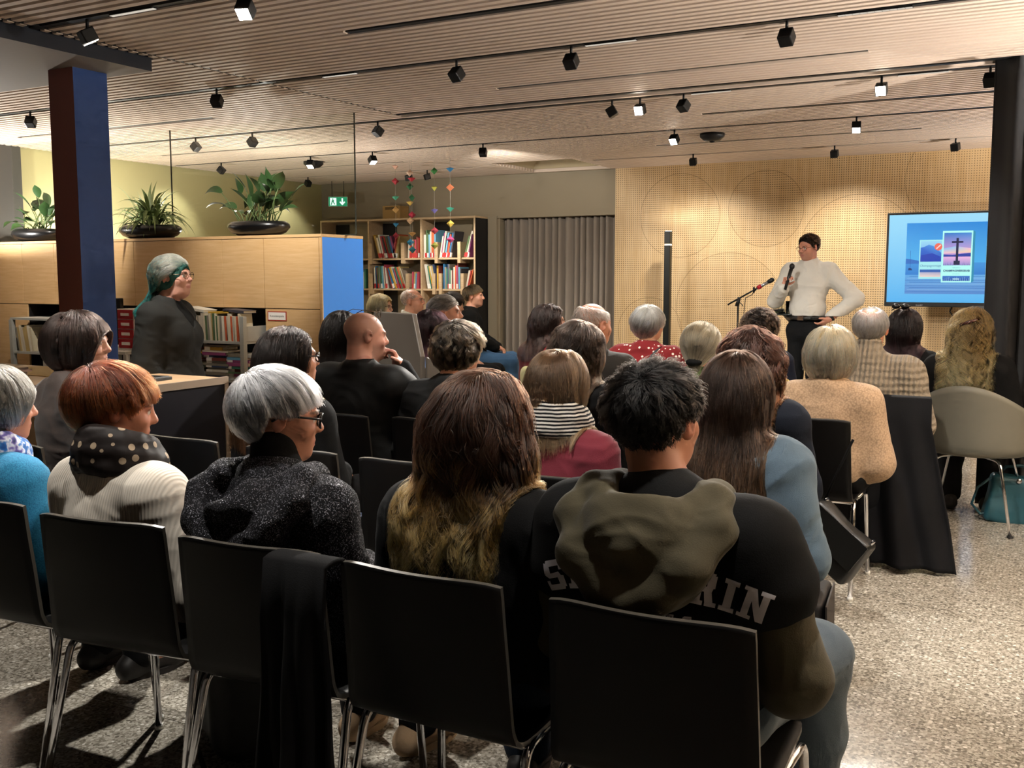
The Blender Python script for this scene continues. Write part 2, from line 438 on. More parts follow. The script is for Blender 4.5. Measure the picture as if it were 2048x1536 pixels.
class SDF:
    def __init__(s): s.p = []; s.cuts = []
    def cap(s, a, b, ra, rb=None, k=.03, sub=False):
        s.p.append(('c', A3(a), A3(b), ra, ra if rb is None else rb, k, sub)); return s
    def chain(s, pts, rr, k=.03, sub=False):
        n = len(pts)
        if not isinstance(rr, (list, tuple)): rr = [rr] * n
        for i in range(n - 1): s.cap(pts[i], pts[i + 1], rr[i], rr[i + 1], k, sub)
        return s
    def ell(s, c, r, k=.03, R=None, sub=False):
        s.p.append(('e', A3(c), A3(r), None if R is None else A3(R), None, k, sub)); return s
    def cut(s, fn): s.cuts.append(fn); return s
    @staticmethod
    def d(q, P):
        if q[0] == 'c':
            a, b = q[1], q[2]; ab = b - a; L = ab @ ab
            t = np.clip(((P - a) @ ab) / max(L, 1e-9), 0, 1)
            return np.linalg.norm(P - a - t[..., None] * ab, axis=-1) - (q[3] + (q[4] - q[3]) * t)
        X = P - q[1]
        if q[3] is not None: X = X @ q[3]
        k0 = np.linalg.norm(X / q[2], axis=-1); k1 = np.linalg.norm(X / (q[2] ** 2), axis=-1)
        return k0 * (k0 - 1) / np.maximum(k1, 1e-6)
    def bounds(s, q):
        if q[0] == 'c':
            r = max(q[3], q[4]); return np.minimum(q[1], q[2]) - r, np.maximum(q[1], q[2]) + r
        r = q[2] if q[3] is None else np.full(3, q[2].max()); return q[1] - r, q[1] + r
    def val(s, P):
        F = np.full(P.shape[:-1], 1.0)
        for q in s.p:
            d = s.d(q, P)
            F = -smin(-F, d, q[5]) if q[6] else smin(F, d, q[5])
        for c in s.cuts: F = np.maximum(F, c(P))
        return F
    def grad(s, P, e=.002):
        v0 = s.val(P); g = np.stack([s.val(P + A3(d) * e) - v0 for d in ((1, 0, 0), (0, 1, 0), (0, 0, 1))], -1)
        return v0, g / np.maximum(np.linalg.norm(g, axis=-1, keepdims=True), 1e-9)
    def mesh(s, h):
        bs = [s.bounds(q) for q in s.p if not q[6]]
        lo = np.min([b[0] for b in bs], 0) - 3 * h; hi = np.max([b[1] for b in bs], 0) + 3 * h
        n = np.ceil((hi - lo) / h).astype(int) + 1
        ax = [lo[i] + h * np.arange(n[i]) for i in range(3)]
        F = np.full(n, .08)
        for q in s.p:
            b0, b1 = s.bounds(q); m = q[5] + 3 * h
            i0 = np.maximum(np.floor((b0 - m - lo) / h).astype(int), 0); i1 = np.minimum(np.ceil((b1 + m - lo) / h).astype(int) + 1, n)
            if np.any(i1 <= i0): continue
            sl = tuple(slice(i0[i], i1[i]) for i in range(3))
            G = np.stack(np.meshgrid(ax[0][sl[0]], ax[1][sl[1]], ax[2][sl[2]], indexing='ij'), -1)
            d = s.d(q, G); f = F[sl]
            F[sl] = -smin(-f, d, q[5]) if q[6] else smin(f, d, q[5])
        if s.cuts:
            G = np.stack(np.meshgrid(*ax, indexing='ij'), -1)
            for c in s.cuts: F = np.maximum(F, c(G))
        In = F < 0
        m = np.zeros(np.array(F.shape) - 1, int)
        for a in (0, 1):
            for b in (0, 1):
                for c in (0, 1): m += In[a:a + m.shape[0], b:b + m.shape[1], c:c + m.shape[2]]
        I = np.argwhere((m > 0) & (m < 8))
        if len(I) == 0: return np.zeros((0, 3)), np.zeros((0, 4), int)
        idx = np.full(m.shape, -1); idx[tuple(I.T)] = np.arange(len(I))
        sm = np.zeros((len(I), 3)); ct = np.zeros(len(I))
        cor = [A3((a, b, c)) for a in (0, 1) for b in (0, 1) for c in (0, 1)]
        for a in range(8):
            for b in range(a + 1, 8):
                if np.abs(cor[a] - cor[b]).sum() != 1: continue
                ia = I + cor[a].astype(int); ib = I + cor[b].astype(int)
                fa = F[tuple(ia.T)]; fb = F[tuple(ib.T)]; x = (fa < 0) != (fb < 0)
                t = np.where(x, fa / np.where(x, fa - fb, 1), 0)
                sm += np.where(x[:, None], cor[a] + t[:, None] * (cor[b] - cor[a]), 0); ct += x
        V = lo + h * (I + sm / ct[:, None])
        Q = []
        for axn in range(3):
            o = [1, 2, 0][axn], [2, 0, 1][axn]
            s0 = [slice(None)] * 3; s1 = [slice(None)] * 3
            s0[axn] = slice(0, -1); s1[axn] = slice(1, None)
            A_, B_ = In[tuple(s0)], In[tuple(s1)]
            E = np.argwhere(A_ != B_)
            if not len(E): continue
            ok = (E[:, o[0]] > 0) & (E[:, o[1]] > 0) & (E[:, o[0]] < n[o[0]] - 1) & (E[:, o[1]] < n[o[1]] - 1)
            E = E[ok]; fl = A_[tuple(E.T)]
            u = np.zeros(3, int); v = np.zeros(3, int); u[o[0]] = 1; v[o[1]] = 1
            c = [idx[tuple((E - u - v).T)], idx[tuple((E - v).T)], idx[tuple(E.T)], idx[tuple((E - u).T)]]
            q = np.stack(c, -1); q[~fl] = q[~fl][:, ::-1]
            Q.append(q)
        return V, np.concatenate(Q)

def np_obj(name, V, Q, mats, parent=None, col=None, disp=None, fine=0):
    """Quads from the field mesher as an object; col holds one colour per vertex."""
    if disp is not None:
        me = None
        N = np.zeros_like(V); fn = np.cross(V[Q[:, 2]] - V[Q[:, 0]], V[Q[:, 3]] - V[Q[:, 1]])
        for i in range(4): np.add.at(N, Q[:, i], fn)
        N /= np.maximum(np.linalg.norm(N, axis=1, keepdims=True), 1e-9)
        V = V + N * disp(V)[:, None]
    me = bpy.data.meshes.new(name)
    me.vertices.add(len(V)); me.vertices.foreach_set('co', V.astype(np.float32).ravel())
    me.loops.add(4 * len(Q)); me.loops.foreach_set('vertex_index', Q.astype(np.int32).ravel())
    me.polygons.add(len(Q)); me.polygons.foreach_set('loop_start', np.arange(0, 4 * len(Q), 4, dtype=np.int32))
    me.polygons.foreach_set('use_smooth', np.ones(len(Q), bool))
    for m in (mats if isinstance(mats, (list, tuple)) else [mats]): me.materials.append(m)
    if col is not None:
        at = me.color_attributes.new('Col', 'FLOAT_COLOR', 'POINT')
        at.data.foreach_set('color', np.concatenate([col, np.ones((len(V), 1))], 1).astype(np.float32).ravel())
    me.update(calc_edges=True); me.validate()
    o = bpy.data.objects.new(name, me); COL.objects.link(o)
    if parent is not None: o.parent = parent
    return o

# ------------------------------------------------------------------ skin and cloth
def m_skin():
    n = NT('skin'); n.set(Roughness=.48); n.b.inputs['Subsurface Weight'].default_value = .06
    n.b.inputs['Subsurface Radius'].default_value = (.01, .004, .002)
    at = n.n('ShaderNodeAttribute'); at.attribute_name = 'Col'
    f = n.noise(n.coord(), 55, 3); n.col(n.mix(n.math('MULTIPLY', f, .14), at.outputs['Color'], lin('a05a48')))
    n.bump(n.noise(n.coord(), 260, 2), .06, .002)
    return n.m
SKIN = m_skin()
_FB = {}
def cloth(name, c, kind='plain', c2=None, rough=.85):
    if name in _FB: return _FB[name]
    n = NT(name); n.set(Roughness=rough); v = n.coord(); base = lin(c)
    n.b.inputs['Sheen Weight'].default_value = .1 if max(base[:3]) > .03 else 0
    n.b.inputs['Specular IOR Level'].default_value = .2
    if kind in ('dots', 'hearts'):
        vo = n.n('ShaderNodeTexVoronoi'); vo.inputs['Scale'].default_value = 25 if kind == 'dots' else 30; vo.inputs['Randomness'].default_value = .45 if kind == 'dots' else .8
        n.l(v, vo.inputs['Vector']); f = n.math('LESS_THAN', vo.outputs['Distance'], .25 if kind == 'dots' else .24)
        n.col(n.mix(f, base, lin(c2)))
    elif kind == 'lace':
        vo = n.n('ShaderNodeTexVoronoi'); vo.feature = 'DISTANCE_TO_EDGE'; vo.inputs['Scale'].default_value = 30; n.l(v, vo.inputs['Vector'])
        n.col(n.mix(n.math('LESS_THAN', vo.outputs['Distance'], .07), base, lin(c2)))
    elif kind in ('stripe', 'rib', 'cable'):
        w = n.n('ShaderNodeTexWave'); w.inputs['Scale'].default_value = {'stripe': 26, 'rib': 38, 'cable': 13}[kind]
        w.bands_direction = 'Z' if kind == 'stripe' else 'X'; w.inputs['Distortion'].default_value = 1.2 if kind == 'stripe' else .25
        n.l(v, w.inputs['Vector'])
        if kind == 'stripe': n.col(n.mix(n.math('GREATER_THAN', w.outputs['Fac'], .5), base, lin(c2)))
        elif kind == 'rib': n.col(n.mix(w.outputs['Fac'], tuple(x * .86 for x in base[:3]) + (1,), base)); n.bump(w.outputs['Fac'], .3, .003)
        else:
            w2 = n.n('ShaderNodeTexWave'); w2.inputs['Scale'].default_value = 9; w2.bands_direction = 'Z'; w2.inputs['Distortion'].default_value = 3
            n.l(v, w2.inputs['Vector']); h = n.math('ADD', w.outputs['Fac'], n.math('MULTIPLY', w2.outputs['Fac'], .7))
            h = n.math('ADD', h, n.math('MULTIPLY', n.noise(v, 160, 2), .5))
            n.col(n.mix(h, tuple(x * .8 for x in base[:3]) + (1,), base)); n.bump(h, .8, .012)
    elif kind == 'boucle':
        vo = n.n('ShaderNodeTexVoronoi'); vo.inputs['Scale'].default_value = 115; n.l(v, vo.inputs['Vector'])
        n.col(n.mix(vo.outputs['Distance'], base, tuple(x * .5 for x in base[:3]) + (1,))); n.bump(vo.outputs['Distance'], -.9, .008)
    elif kind == 'shimmer':
        vo = n.n('ShaderNodeTexVoronoi'); vo.inputs['Scale'].default_value = 520; n.l(v, vo.inputs['Vector'])
        c_ = n.n('ShaderNodeSeparateColor'); n.l(vo.outputs['Color'], c_.inputs[0]); sp = n.math('GREATER_THAN', c_.outputs[0], .84)
        n.col(n.mix(sp, base, lin(c2))); n.l(n.math('MULTIPLY', sp, .65), n.b.inputs['Metallic']); n.bump(vo.outputs['Distance'], .6, .004)
        n.l(n.math('SUBTRACT', .85, n.math('MULTIPLY', sp, .5)), n.b.inputs['Roughness'])
    elif kind == 'denim':
        f = n.noise(v, 9, 3); g = n.noise(v, 400, 2)
        n.col(n.mix(n.math('MULTIPLY', n.math('ADD', f, g), .5), tuple(x * .65 for x in base[:3]) + (1,), tuple(min(1, x * 1.35) for x in base[:3]) + (1,))); n.bump(g, .3, .002)
    elif kind == 'speck':
        g = n.noise(v, 240, 3, .7); n.col(n.ramp(g, [(.35, base), (.68, lin(c2))])); n.bump(g, .4, .003)
    elif kind == 'multi':
        g = n.noise(v, 26, 2); n.col(n.ramp(g, [(.35, '1d4f93'), (.45, '2c6fb8'), (.52, 'dfe3ee'), (.6, '6d5ea8'), (.7, '23365f')])); n.b.inputs['Roughness'].default_value = .5
    else:
        g = n.noise(v, 320, 2); n.col(n.mix(g, tuple(x * .88 for x in base[:3]) + (1,), tuple(min(1, x * 1.1) for x in base[:3]) + (1,))); n.bump(g, .25, .002)
    _FB[name] = n.m
    return n.m

def folds(amp, seed, fx=(7, 7, 12), cen=None):
    def f(V):
        a = vnoise(V * A3(fx) + 1.3 * vnoise(V * 6, seed + 3)[:, None], seed)
        b = vnoise(V * A3(fx) * 2.3 + vnoise(V * 9, seed + 5)[:, None], seed + 1)
        return amp * (1.0 - 2.2 * np.abs(a)) * .8 + amp * .45 * (1 - 2 * np.abs(b)) - amp * .2
    return f

# ------------------------------------------------------------------ skeletons (person space: x to the person's right, y ahead, z up)
def rot(yaw=0, pitch=0, roll=0):
    return np.array(Matrix.Rotation(math.radians(yaw), 3, 'Z') @ Matrix.Rotation(math.radians(pitch), 3, 'X') @ Matrix.Rotation(math.radians(roll), 3, 'Y'))

def rig(T, sw=.165, hy=0, lean=0, stand=False, hx=0, knee=.12, feet=0, drop=0):
    """Joints for a seated (or standing) figure whose skull top is at T."""
    J = {'sw': sw, 'T': T}
    J['head'] = A3((hx, hy + .01, T - .112))
    nb = A3((hx * .4, hy * .5 - .035, T - .262)); J['neck'] = nb
    zs = T - .345 - drop
    for s, n in ((-1, 'L'), (1, 'R')):
        J['sh' + n] = A3((s * sw + hx * .3, nb[1] - .005, zs))
        if stand:
            J['hip' + n] = A3((s * .085, 0, .50 * T)); J['kn' + n] = A3((s * .095, .015, .275 * T)); J['an' + n] = A3((s * .10, -.02, .085))
            J['el' + n] = A3((s * (sw + .075), -.035, zs - .285)); J['wr' + n] = A3((s * (sw + .06), .07, zs - .52))
        else:
            J['hip' + n] = A3((s * .09, 0, .535)); J['kn' + n] = A3((s * knee, .43, .52)); J['an' + n] = A3((s * (knee - .01), .44 + feet, .09))
            J['el' + n] = A3((s * (sw + .065), -.02, zs - .27)); J['wr' + n] = A3((s * .09, .20, .63))
        J['toe' + n] = J['an' + n] + A3((s * .02, .13, -.05))
    pz = J['hipL'][2]
    J['pel'] = A3((0, .0, pz + .03)); J['chest'] = A3((hx * .2, nb[1] + .012, zs - .10)); J['waist'] = (J['pel'] + J['chest']) / 2 + A3((0, .0, -.01))
    J['hdir'] = {}
    return J

def torso(F, J, g=1, i=0, belly=0, bust=0, hem=None):
    sw = J['sw']; c = J['chest']; w = J['waist']; p = J['pel']
    F.ell(c, (sw * .92 * g + i, .112 * g + i, .165 + i), .05)
    F.ell(c + A3((0, -.016, .035)), (sw * .90 * g + i, .085 * g + i, .10 + i), .05)
    F.ell(w + A3((0, belly * .4, 0)), (.145 * g + i, .108 * g + i + belly, .17 + i), .07)
    F.ell(p, (.172 * g + i, .125 * g + i, .125 + i), .07)
    F.cap(J['shL'] + A3((.03, 0, 0)), J['shR'] - A3((.03, 0, 0)), .050 + i * .8, None, .06)
    nb = J['neck']
    F.cap(nb + A3((0, .004, -.07)), nb + A3((0, .004, -.022)), .066 + i, .060 + i, .04)
    for s in ('L', 'R'):   # trapezius slope
        F.cap(nb + A3((0, -.005, -.030)), J['sh' + s] + A3((0, 0, .004)), .048 + i * .6, .045 + i * .6, .06)
    if bust:
        for s in (-1, 1): F.ell(c + A3((s * .075, .085, -.02)), (.07 + i, .06 + i, .065 + i), .04)

def arms(F, J, g=1, i=0, frac=1, k=.03, only=None):
    for s in ('L', 'R'):
        if only and s not in only: continue
        a, b, c = J['sh' + s], J['el' + s], J['wr' + s]
        F.cap(a, b, .056 * g + i, .045 * g + i, .05)
        if frac >= 1: F.cap(b, c + (b - c) * (0 if i == 0 else .04), .044 * g + i, (.03 if i == 0 else .036) * g + i * .7, k)
        elif frac > .5: F.cap(b, b + (c - b) * (frac - .5) * 2, .044 * g + i, .04 * g + i, k)
        else:
            F.p.pop(); F.cap(a, a + (b - a) * frac * 2, .056 * g + i, .052 * g + i * 1.5, .05)

def legs(F, J, g=1, i=0, hemz=0):
    for s in ('L', 'R'):
        a, b, c = J['hip' + s], J['kn' + s], J['an' + s]
        F.cap(a, b, .085 * g + i, .058 * g + i, .05)
        d = (c - b); e = c + (0 if i == 0 else -d * .02)
        F.cap(b, b + d * .45, .055 * g + i, .052 * g + i, .04); F.cap(b + d * .45, e, .052 * g + i, (.036 if i == 0 else .046) * g + i, .04)

def hand(F, w, d, nrm, side, curl=.5, sc=1.0, spread=.0, thumb=.6):
    """Palm, five jointed fingers; d points to the fingers, nrm out of the palm."""
    d = A3(d) / np.linalg.norm(d); nrm = A3(nrm) - d * (A3(nrm) @ d); nrm /= np.linalg.norm(nrm); x = np.cross(d, nrm) * side
    pc = w + d * .05 * sc
    F.cap(w, w + d * .03 * sc, .026 * sc, .027 * sc, .02)
    for j in (-1.5, -.5, .5, 1.5): F.cap(w + d * .025 * sc + x * j * .010 * sc, w + d * .088 * sc + x * j * .0185 * sc, .0125 * sc, .0105 * sc, .016)
    ln = (.068, .082, .076, .058)
    for j, (u, L) in enumerate(zip((1.5, .5, -.5, -1.5), ln)):
        p = w + d * (.09 - .006 * (j == 3)) * sc + x * u * .0185 * sc; ang = curl * (.7 + .12 * j)
        dd = d + x * u * spread; dd = dd / np.linalg.norm(dd)
        for q, (fr, r0, r1) in enumerate(((.45, .0095, .0088), (.30, .0088, .0080), (.25, .0080, .0068))):
            th = ang * (q + 1) * .75
            e = p + (dd * math.cos(th) + nrm * math.sin(th)) * L * fr * sc; F.cap(p, e, r0 * sc, r1 * sc, .004); p = e
    p = w + d * .03 * sc + x * .024 * sc
    e = p + (d * .6 + x * .75 + nrm * thumb * .5) * .042 * sc; F.cap(p, e, .0145 * sc, .0105 * sc, .014)
    e2 = e + (d * .85 + x * .15 + nrm * thumb) / 1.2 * .032 * sc; F.cap(e, e2, .0105 * sc, .0085 * sc, .006)

def head(F, hc, R, jaw=1.0, ears=True, nose=1.0, neck=None, nr=.052, fine=True, jowl=0):
    T = lambda p: hc + R @ A3(p)
    E = lambda c, r, k, sub=False, R2=None: F.ell(T(c), r, k, R if R2 is None else R @ R2, sub)
    C = lambda a, b, r0, r1, k, sub=False: F.cap(T(a), T(b), r0, r1, k, sub)
    if neck is not None:
        F.cap(T((0, -.022, -.06)), neck + A3((0, .006, .0)), nr, nr + .004, .035); F.cap(neck + A3((0, .006, 0)), neck + A3((0, .012, -.05)), nr + .004, nr, .03)
    E((0, -.015, .032), (.076, .096, .080), .03)
    E((0, .035, -.03), (.061, .062, .082), .035)
    E((0, .042, -.072), (.047 * jaw, .045, .038), .03)
    E((0, .077, -.092), (.018 * jaw, .016, .015), .022)
    if jowl: E((0, .03, -.10), (.05, .045, .03), .03)
    C((-.034, .083, .020), (.034, .083, .020), .010, .010, .02)
    for s in (-1, 1):
        E((s * .040, .064, -.026), (.022, .020, .02), .025)
        E((s * .031, .1015, .003), (.013, .013, .009), .013, True)
        E((s * .031, .0795, .003), (.0125, .0125, .0105), .003)
        E((s * .011, .1005, -.027), (.008, .009, .007), .008)
    C((0, .088, .014), (0, .1105, -.021), .0075, .0115 * nose, .014)
    E((0, .094, -.0545), (.019, .008, .005), .008); E((0, .092, -.066), (.017, .008, .006), .008)
    C((-.019, .1005, -.0602), (.019, .1005, -.0602), .0024, .0024, .004, True)
    if ears:
        for s in (-1, 1):
            Re = np.array(Matrix.Rotation(s * math.radians(-24), 3, 'Z') @ Matrix.Rotation(math.radians(-10), 3, 'X'))
            E((s * .082, -.010, -.002), (.0085, .021, .034), .008, False, Re)
            E((s * .092, -.004, .002), (.007, .011, .018), .006, True, Re)

def skin_cols(V, hc, R, base, lips='b06a62', brow='4a3626', iris='4a3220', hairtint=None, stubble=0):
    b = A3(lin(base)[:3]); C = np.tile(b, (len(V), 1)); X = (V - hc) @ R
    def mixin(m, c): C[:] = C * (1 - m[:, None]) + A3(lin(c)[:3]) * m[:, None]
    sm = lambda d, w: np.clip(1 - d / w, 0, 1)
    near = np.linalg.norm(X, axis=1) < .16
    red = np.maximum(sm(np.linalg.norm(X - A3((0, .105, -.02)), axis=1), .03) * .35, sm(np.abs(np.linalg.norm((np.abs(X) - A3((.045, .075, 0)) * A3((1, 1, 0)) - A3((0, 0, 0))) * A3((1, 1, .6)), axis=1)), .035) * .3)
    red = np.maximum(red, (np.abs(X[:, 0]) > .079) * (X[:, 1] < .03) * .35) * near
    mixin(red, 'b8604f')
    if hairtint:
        c, amt, zfun = hairtint
        mixin(amt * near * np.clip((X[:, 2] - zfun(X[:, 1])) / .02, 0, 1) , c)
    if stubble:
        mixin(stubble * near * (X[:, 1] > .02) * np.clip((-.03 - X[:, 2]) / .02, 0, 1) * (X[:, 2] > -.12), '6b5a50')
    lp = near * (X[:, 1] > .08) * (((X[:, 0] / .023) ** 2 + ((X[:, 2] + .0605) / .0115) ** 2) < 1) * .75
    mixin(lp, lips)
    for s in (-1, 1):
        bw = near * (X[:, 1] > .07) * ((((X[:, 0] - s * .033) / .022) ** 2 + ((X[:, 2] - .024 + np.abs(X[:, 0] - s * .028) * .12) / .0055) ** 2) < 1) * .8
        mixin(bw, brow)
        de = np.linalg.norm(X - A3((s * .031, .0795, .003)), axis=1)
        ey = near * (de < .0138) * (X[:, 1] > .083) * (np.abs(X[:, 2] - .003) < .0065)
        mixin(ey * 1.0, 'd8d2ca')
        ir = ey * (((X[:, 0] - s * .031) ** 2 + (X[:, 2] - .003) ** 2) < .0058 ** 2)
        mixin(ir * 1.0, iris)
        ul = near * (X[:, 1] > .075) * (np.abs(X[:, 0] - s * .031) < .015) * (np.abs(X[:, 2] - .011) < .0022) * .6
        mixin(ul, '3a2a22')
    return C

# ------------------------------------------------------------------ hair
_HM = {}
def hair_mat(name, root, tip, rough=.32, var=.25, mid=.55, rp_=None, lockv=.45):
    if name in _HM: return _HM[name]
    m = bpy.data.materials.new(name); m.use_nodes = True; t = m.node_tree; t.nodes.clear()
    out = t.nodes.new('ShaderNodeOutputMaterial'); h = t.nodes.new('ShaderNodeBsdfHairPrincipled')
    try: h.model = 'CHIANG'
    except Exception: pass
    h.parametrization = 'COLOR'
    hi = t.nodes.new('ShaderNodeHairInfo'); rp = t.nodes.new('ShaderNodeValToRGB')
    t.links.new(hi.outputs['Intercept'], rp.inputs[0]); e = rp.color_ramp.elements
    e[0].position = mid * .5; e[0].color = lin(root); e[1].position = min(1, mid * 1.5); e[1].color = lin(tip)
    if rp_: e[0].position, e[1].position = rp_
    hs = t.nodes.new('ShaderNodeHueSaturation'); mr = t.nodes.new('ShaderNodeMapRange')
    mr.inputs['To Min'].default_value = 1 - var; mr.inputs['To Max'].default_value = 1 + var
    t.links.new(hi.outputs['Random'], mr.inputs[0]); at = t.nodes.new('ShaderNodeAttribute'); at.attribute_name = 'lock'; m2 = t.nodes.new('ShaderNodeMapRange'); m2.inputs['To Min'].default_value = 1 - lockv; m2.inputs['To Max'].default_value = 1 + lockv
    t.links.new(at.outputs['Fac'], m2.inputs[0]); ml = t.nodes.new('ShaderNodeMath'); ml.operation = 'MULTIPLY'; t.links.new(mr.outputs[0], ml.inputs[0]); t.links.new(m2.outputs[0], ml.inputs[1])
    t.links.new(ml.outputs[0], hs.inputs['Value']); t.links.new(rp.outputs[0], hs.inputs['Color'])
    t.links.new(hs.outputs[0], h.inputs['Color'])
    h.inputs['IOR'].default_value = 1.40; h.inputs['Roughness'].default_value = rough; h.inputs['Radial Roughness'].default_value = .4
    t.links.new(h.outputs[0], out.inputs[0])
    _HM[name] = m
    return m
_CM = {}
def cap_mat(c):
    if c in _CM: return _CM[c]
    n = NT('hair_underlayer'); n.set(Roughness=.85); n.b.inputs['Specular IOR Level'].default_value = .15; b = lin(c)
    w = n.noise(n.coord((120, 120, 14)), 1.5, 3, .6)
    n.col(n.mix(w, tuple(x * .45 for x in b[:3]) + (1,), b)); n.bump(w, .6, .006); _CM[c] = n.m
    return n.m

def curves_obj(name, P, cnt, mat, parent, r0, r1, lock=None):
    """P (N, M, 3) strand points, the first cnt[i] of which are used."""
    N, M = P.shape[:2]; keep = cnt >= 3; P = P[keep]; cnt = cnt[keep]; lock = None if lock is None else lock[keep]
    hc = bpy.data.hair_curves.new(name); hc.add_curves([int(c) for c in cnt])
    msk = np.arange(M)[None, :] < cnt[:, None]; pts = P[msk]
    hc.attributes['position'].data.foreach_set('vector', pts.astype(np.float32).ravel())
    t = (np.arange(M)[None, :] / np.maximum(cnt[:, None] - 1, 1))[msk]
    ra = hc.attributes.get('radius') or hc.attributes.new('radius', 'FLOAT', 'POINT')
    ra.data.foreach_set('value', (r0 + (r1 - r0) * t ** 1.5).astype(np.float32))
    if lock is not None: hc.attributes.new('lock', 'FLOAT', 'CURVE').data.foreach_set('value', lock.astype(np.float32))
    hc.materials.append(mat)
    o = bpy.data.objects.new(name, hc); COL.objects.link(o); o.parent = parent
    return o

def hairdo(pr, hc, R, st, vox=.006, J=None, g=1):
    """Under-layer mesh plus strands that stream from the crown or the parting over a hair volume."""
    rng = np.random.default_rng(st.get('seed', 1))
    W = SDF()                                    # head space
    th = st.get('th', .018)
    W.ell((0, -.015, .032), (.078 + th, .098 + th, .081 + th * .9), .03)
    for q in st.get('vol', ()):
        if len(q) == 2: W.ell(q[0], q[1], .05)
        else: W.cap(q[0], q[1], q[2], q[3], .06)
    ncap = len(W.p)
    if J is not None and (st.get('hem') or 0) < -.16 and st.get('over', 1) is not None:      # long hair lies over shoulders and back
        B = SDF(); torso(B, J, g, st.get('over', .032)); arms(B, J, g, .026, .3)
        for q in B.p:
            if q[0] == 'e': W.ell((q[1] - hc) @ R, q[2], q[5], R.T)
            else: W.cap((q[1] - hc) @ R, (q[2] - hc) @ R, q[3], q[4], q[5])
    zl = st.get('zl', ([-.13, -.055, -.035, .015, .04, .075, .11], [-.075, -.06, .03, .022, .035, .062, .085]))
    zline = lambda P: np.interp(P[..., 1], zl[0], zl[1])
    face = st.get('face', ((0, .105, -.055), (.066, .075, .115)))
    top = lambda P: np.zeros(P.shape[:-1], bool)
    if st.get('bald'):
        bc, br = st['bald']; top = lambda P: np.linalg.norm((P - A3(bc)) / A3(br), axis=-1) < 1
    name = 'hair'; mat = hair_mat(st['name'], st['c'][0], st['c'][1], st.get('rough', .32), st.get('var', .25), st.get('mid', .55), st.get('rp'), st.get('lockv', .45))
    host = pr
    if st.get('cap', True):
        C = SDF(); sh = st.get('shrink', .012)
        for q in W.p[:ncap]:
            if q[0] == 'e': C.ell(q[1], np.maximum(q[2] - sh, .01), q[5])
            else: C.cap(q[1], q[2], max(q[3] - sh, .01), max(q[4] - sh, .01), q[5])
        if face: C.ell(face[0], face[1], .015, None, True)
        if st.get('ear'): 
            for s in (-1, 1): C.ell((s * .088, -.005, -.015), (.03, .028, .045), .012, None, True)
        hem = st.get('hem')
        if hem is None: C.cut(lambda P: (zline(P) - P[..., 2]) * .8)
        else: C.cut(lambda P: (hem + st.get('capup', .06) - P[..., 2] + .02 * vnoise(P * A3((22, 22, 4)), 2)))
        V, Q = C.mesh(vox); V = V @ R.T + hc
        host = np_obj('hair', V, Q, cap_mat(st.get('under', st['c'][0])), pr, disp=(lambda V: .003 * vnoise(V * A3((90, 90, 12)), 4)))
        name = 'strands'
    N = st.get('n', 5000); M = st.get('M', 20); L = st.get('L', .3)
    # roots on the skull
    q = rng.normal(size=(N * 3, 3)); q /= np.linalg.norm(q, axis=1, keepdims=True)
    rt = A3((0, -.015, .032)) + q * A3((.077, .097, .081)); 
    ok = (rt[:, 2] > zline(rt)) & ~top(rt)
    if st.get('ear', True): ok &= ~((np.abs(rt[:, 0]) > .06) & (np.abs(rt[:, 1] + .005) < .022) & (rt[:, 2] < .03))
    rt = rt[ok][:N]; N = len(rt)
    c0 = A3(st.get('crown', (0.0, -.06, .115))); part = st.get('part')
    depth = st.get('depth', th * .9)
    G = st.get('locks', 160); gi = rng.choice(N, min(G, N), replace=False)
    own = np.argmin(((rt[:, None, :] - rt[gi][None]) ** 2).sum(-1), 1)
    lam = np.clip(.55 * rng.random(N) ** .55 + .55 * rng.random(len(gi))[own] - .05, 0, 1)
    Ls = L * (1 - st.get('lj', .25) * rng.random(N))
    if st.get('side_L'):                          # shorter sides and nape
        f = np.clip((rt[:, 2] - .0) / .07, 0, 1) ; Ls = Ls * (st['side_L'] + (1 - st['side_L']) * f)
        tgt_scale = .25 + .75 * f
    else: tgt_scale = np.ones(N)
    ds = Ls / (M - 1)
    sd, n0 = W.grad(rt); p = rt - n0 * np.clip(sd + depth * (1 - lam) * tgt_scale + .003, -.05, .05)[:, None]; P = [p]; grav = A3(st.get('grav', (0, 0, -1))); bias = A3(st.get('bias', (0, 0, 0)))
    sgn = np.where(rt[:, 0] - (part if part is not None else 0) + rng.normal(size=N) * .004 > 0, 1.0, -1.0)
    wl = st.get('wl', .14)
    Rg = R.T @ np.eye(3); gl = R.T @ grav
    for m in range(M - 1):
        path = ds * m; w = np.clip(1 - path / wl, 0, 1)[:, None] * st.get('w0', 1.0)
        if part is not None:
            fr = np.clip((rt[:, 1] - 0.0) / .08, 0, 1)
            bk_ = np.clip((.015 - rt[:, 1]) / .05, 0, 1)[:, None]
            aw = (1 - bk_) * np.stack([sgn * 1.0, -.35 - .5 * fr, np.zeros(N) + .05], -1) + bk_ * np.stack([np.clip((rt[:, 0] - part) / .06, -1, 1) * .55, np.zeros(N) - .35, np.zeros(N) - .75], -1)
        else: aw = p - c0
        aw = aw / np.maximum(np.linalg.norm(aw, axis=1, keepdims=True), 1e-6)
        v = w * aw + (1 - w) * gl + bias
        if st.get('tail'):
            tp = A3(st['tail']); 
            if m == 0: wi = np.zeros(N, int)
            to = tp[wi] - p; dd = np.linalg.norm(to, axis=1); wi = np.where((dd < .05) & (wi < len(tp) - 1), wi + 1, wi)
            g2 = np.clip((path - .03) / .06, 0, 1)[:, None] if m else 0
            v = v * (1 - g2) + (to / np.maximum(dd, 1e-6)[:, None]) * g2
        sd, n = W.grad(p)
        v = v - n * np.clip((v * n).sum(1, keepdims=True), -9, 9) * st.get('tan', 1.0)
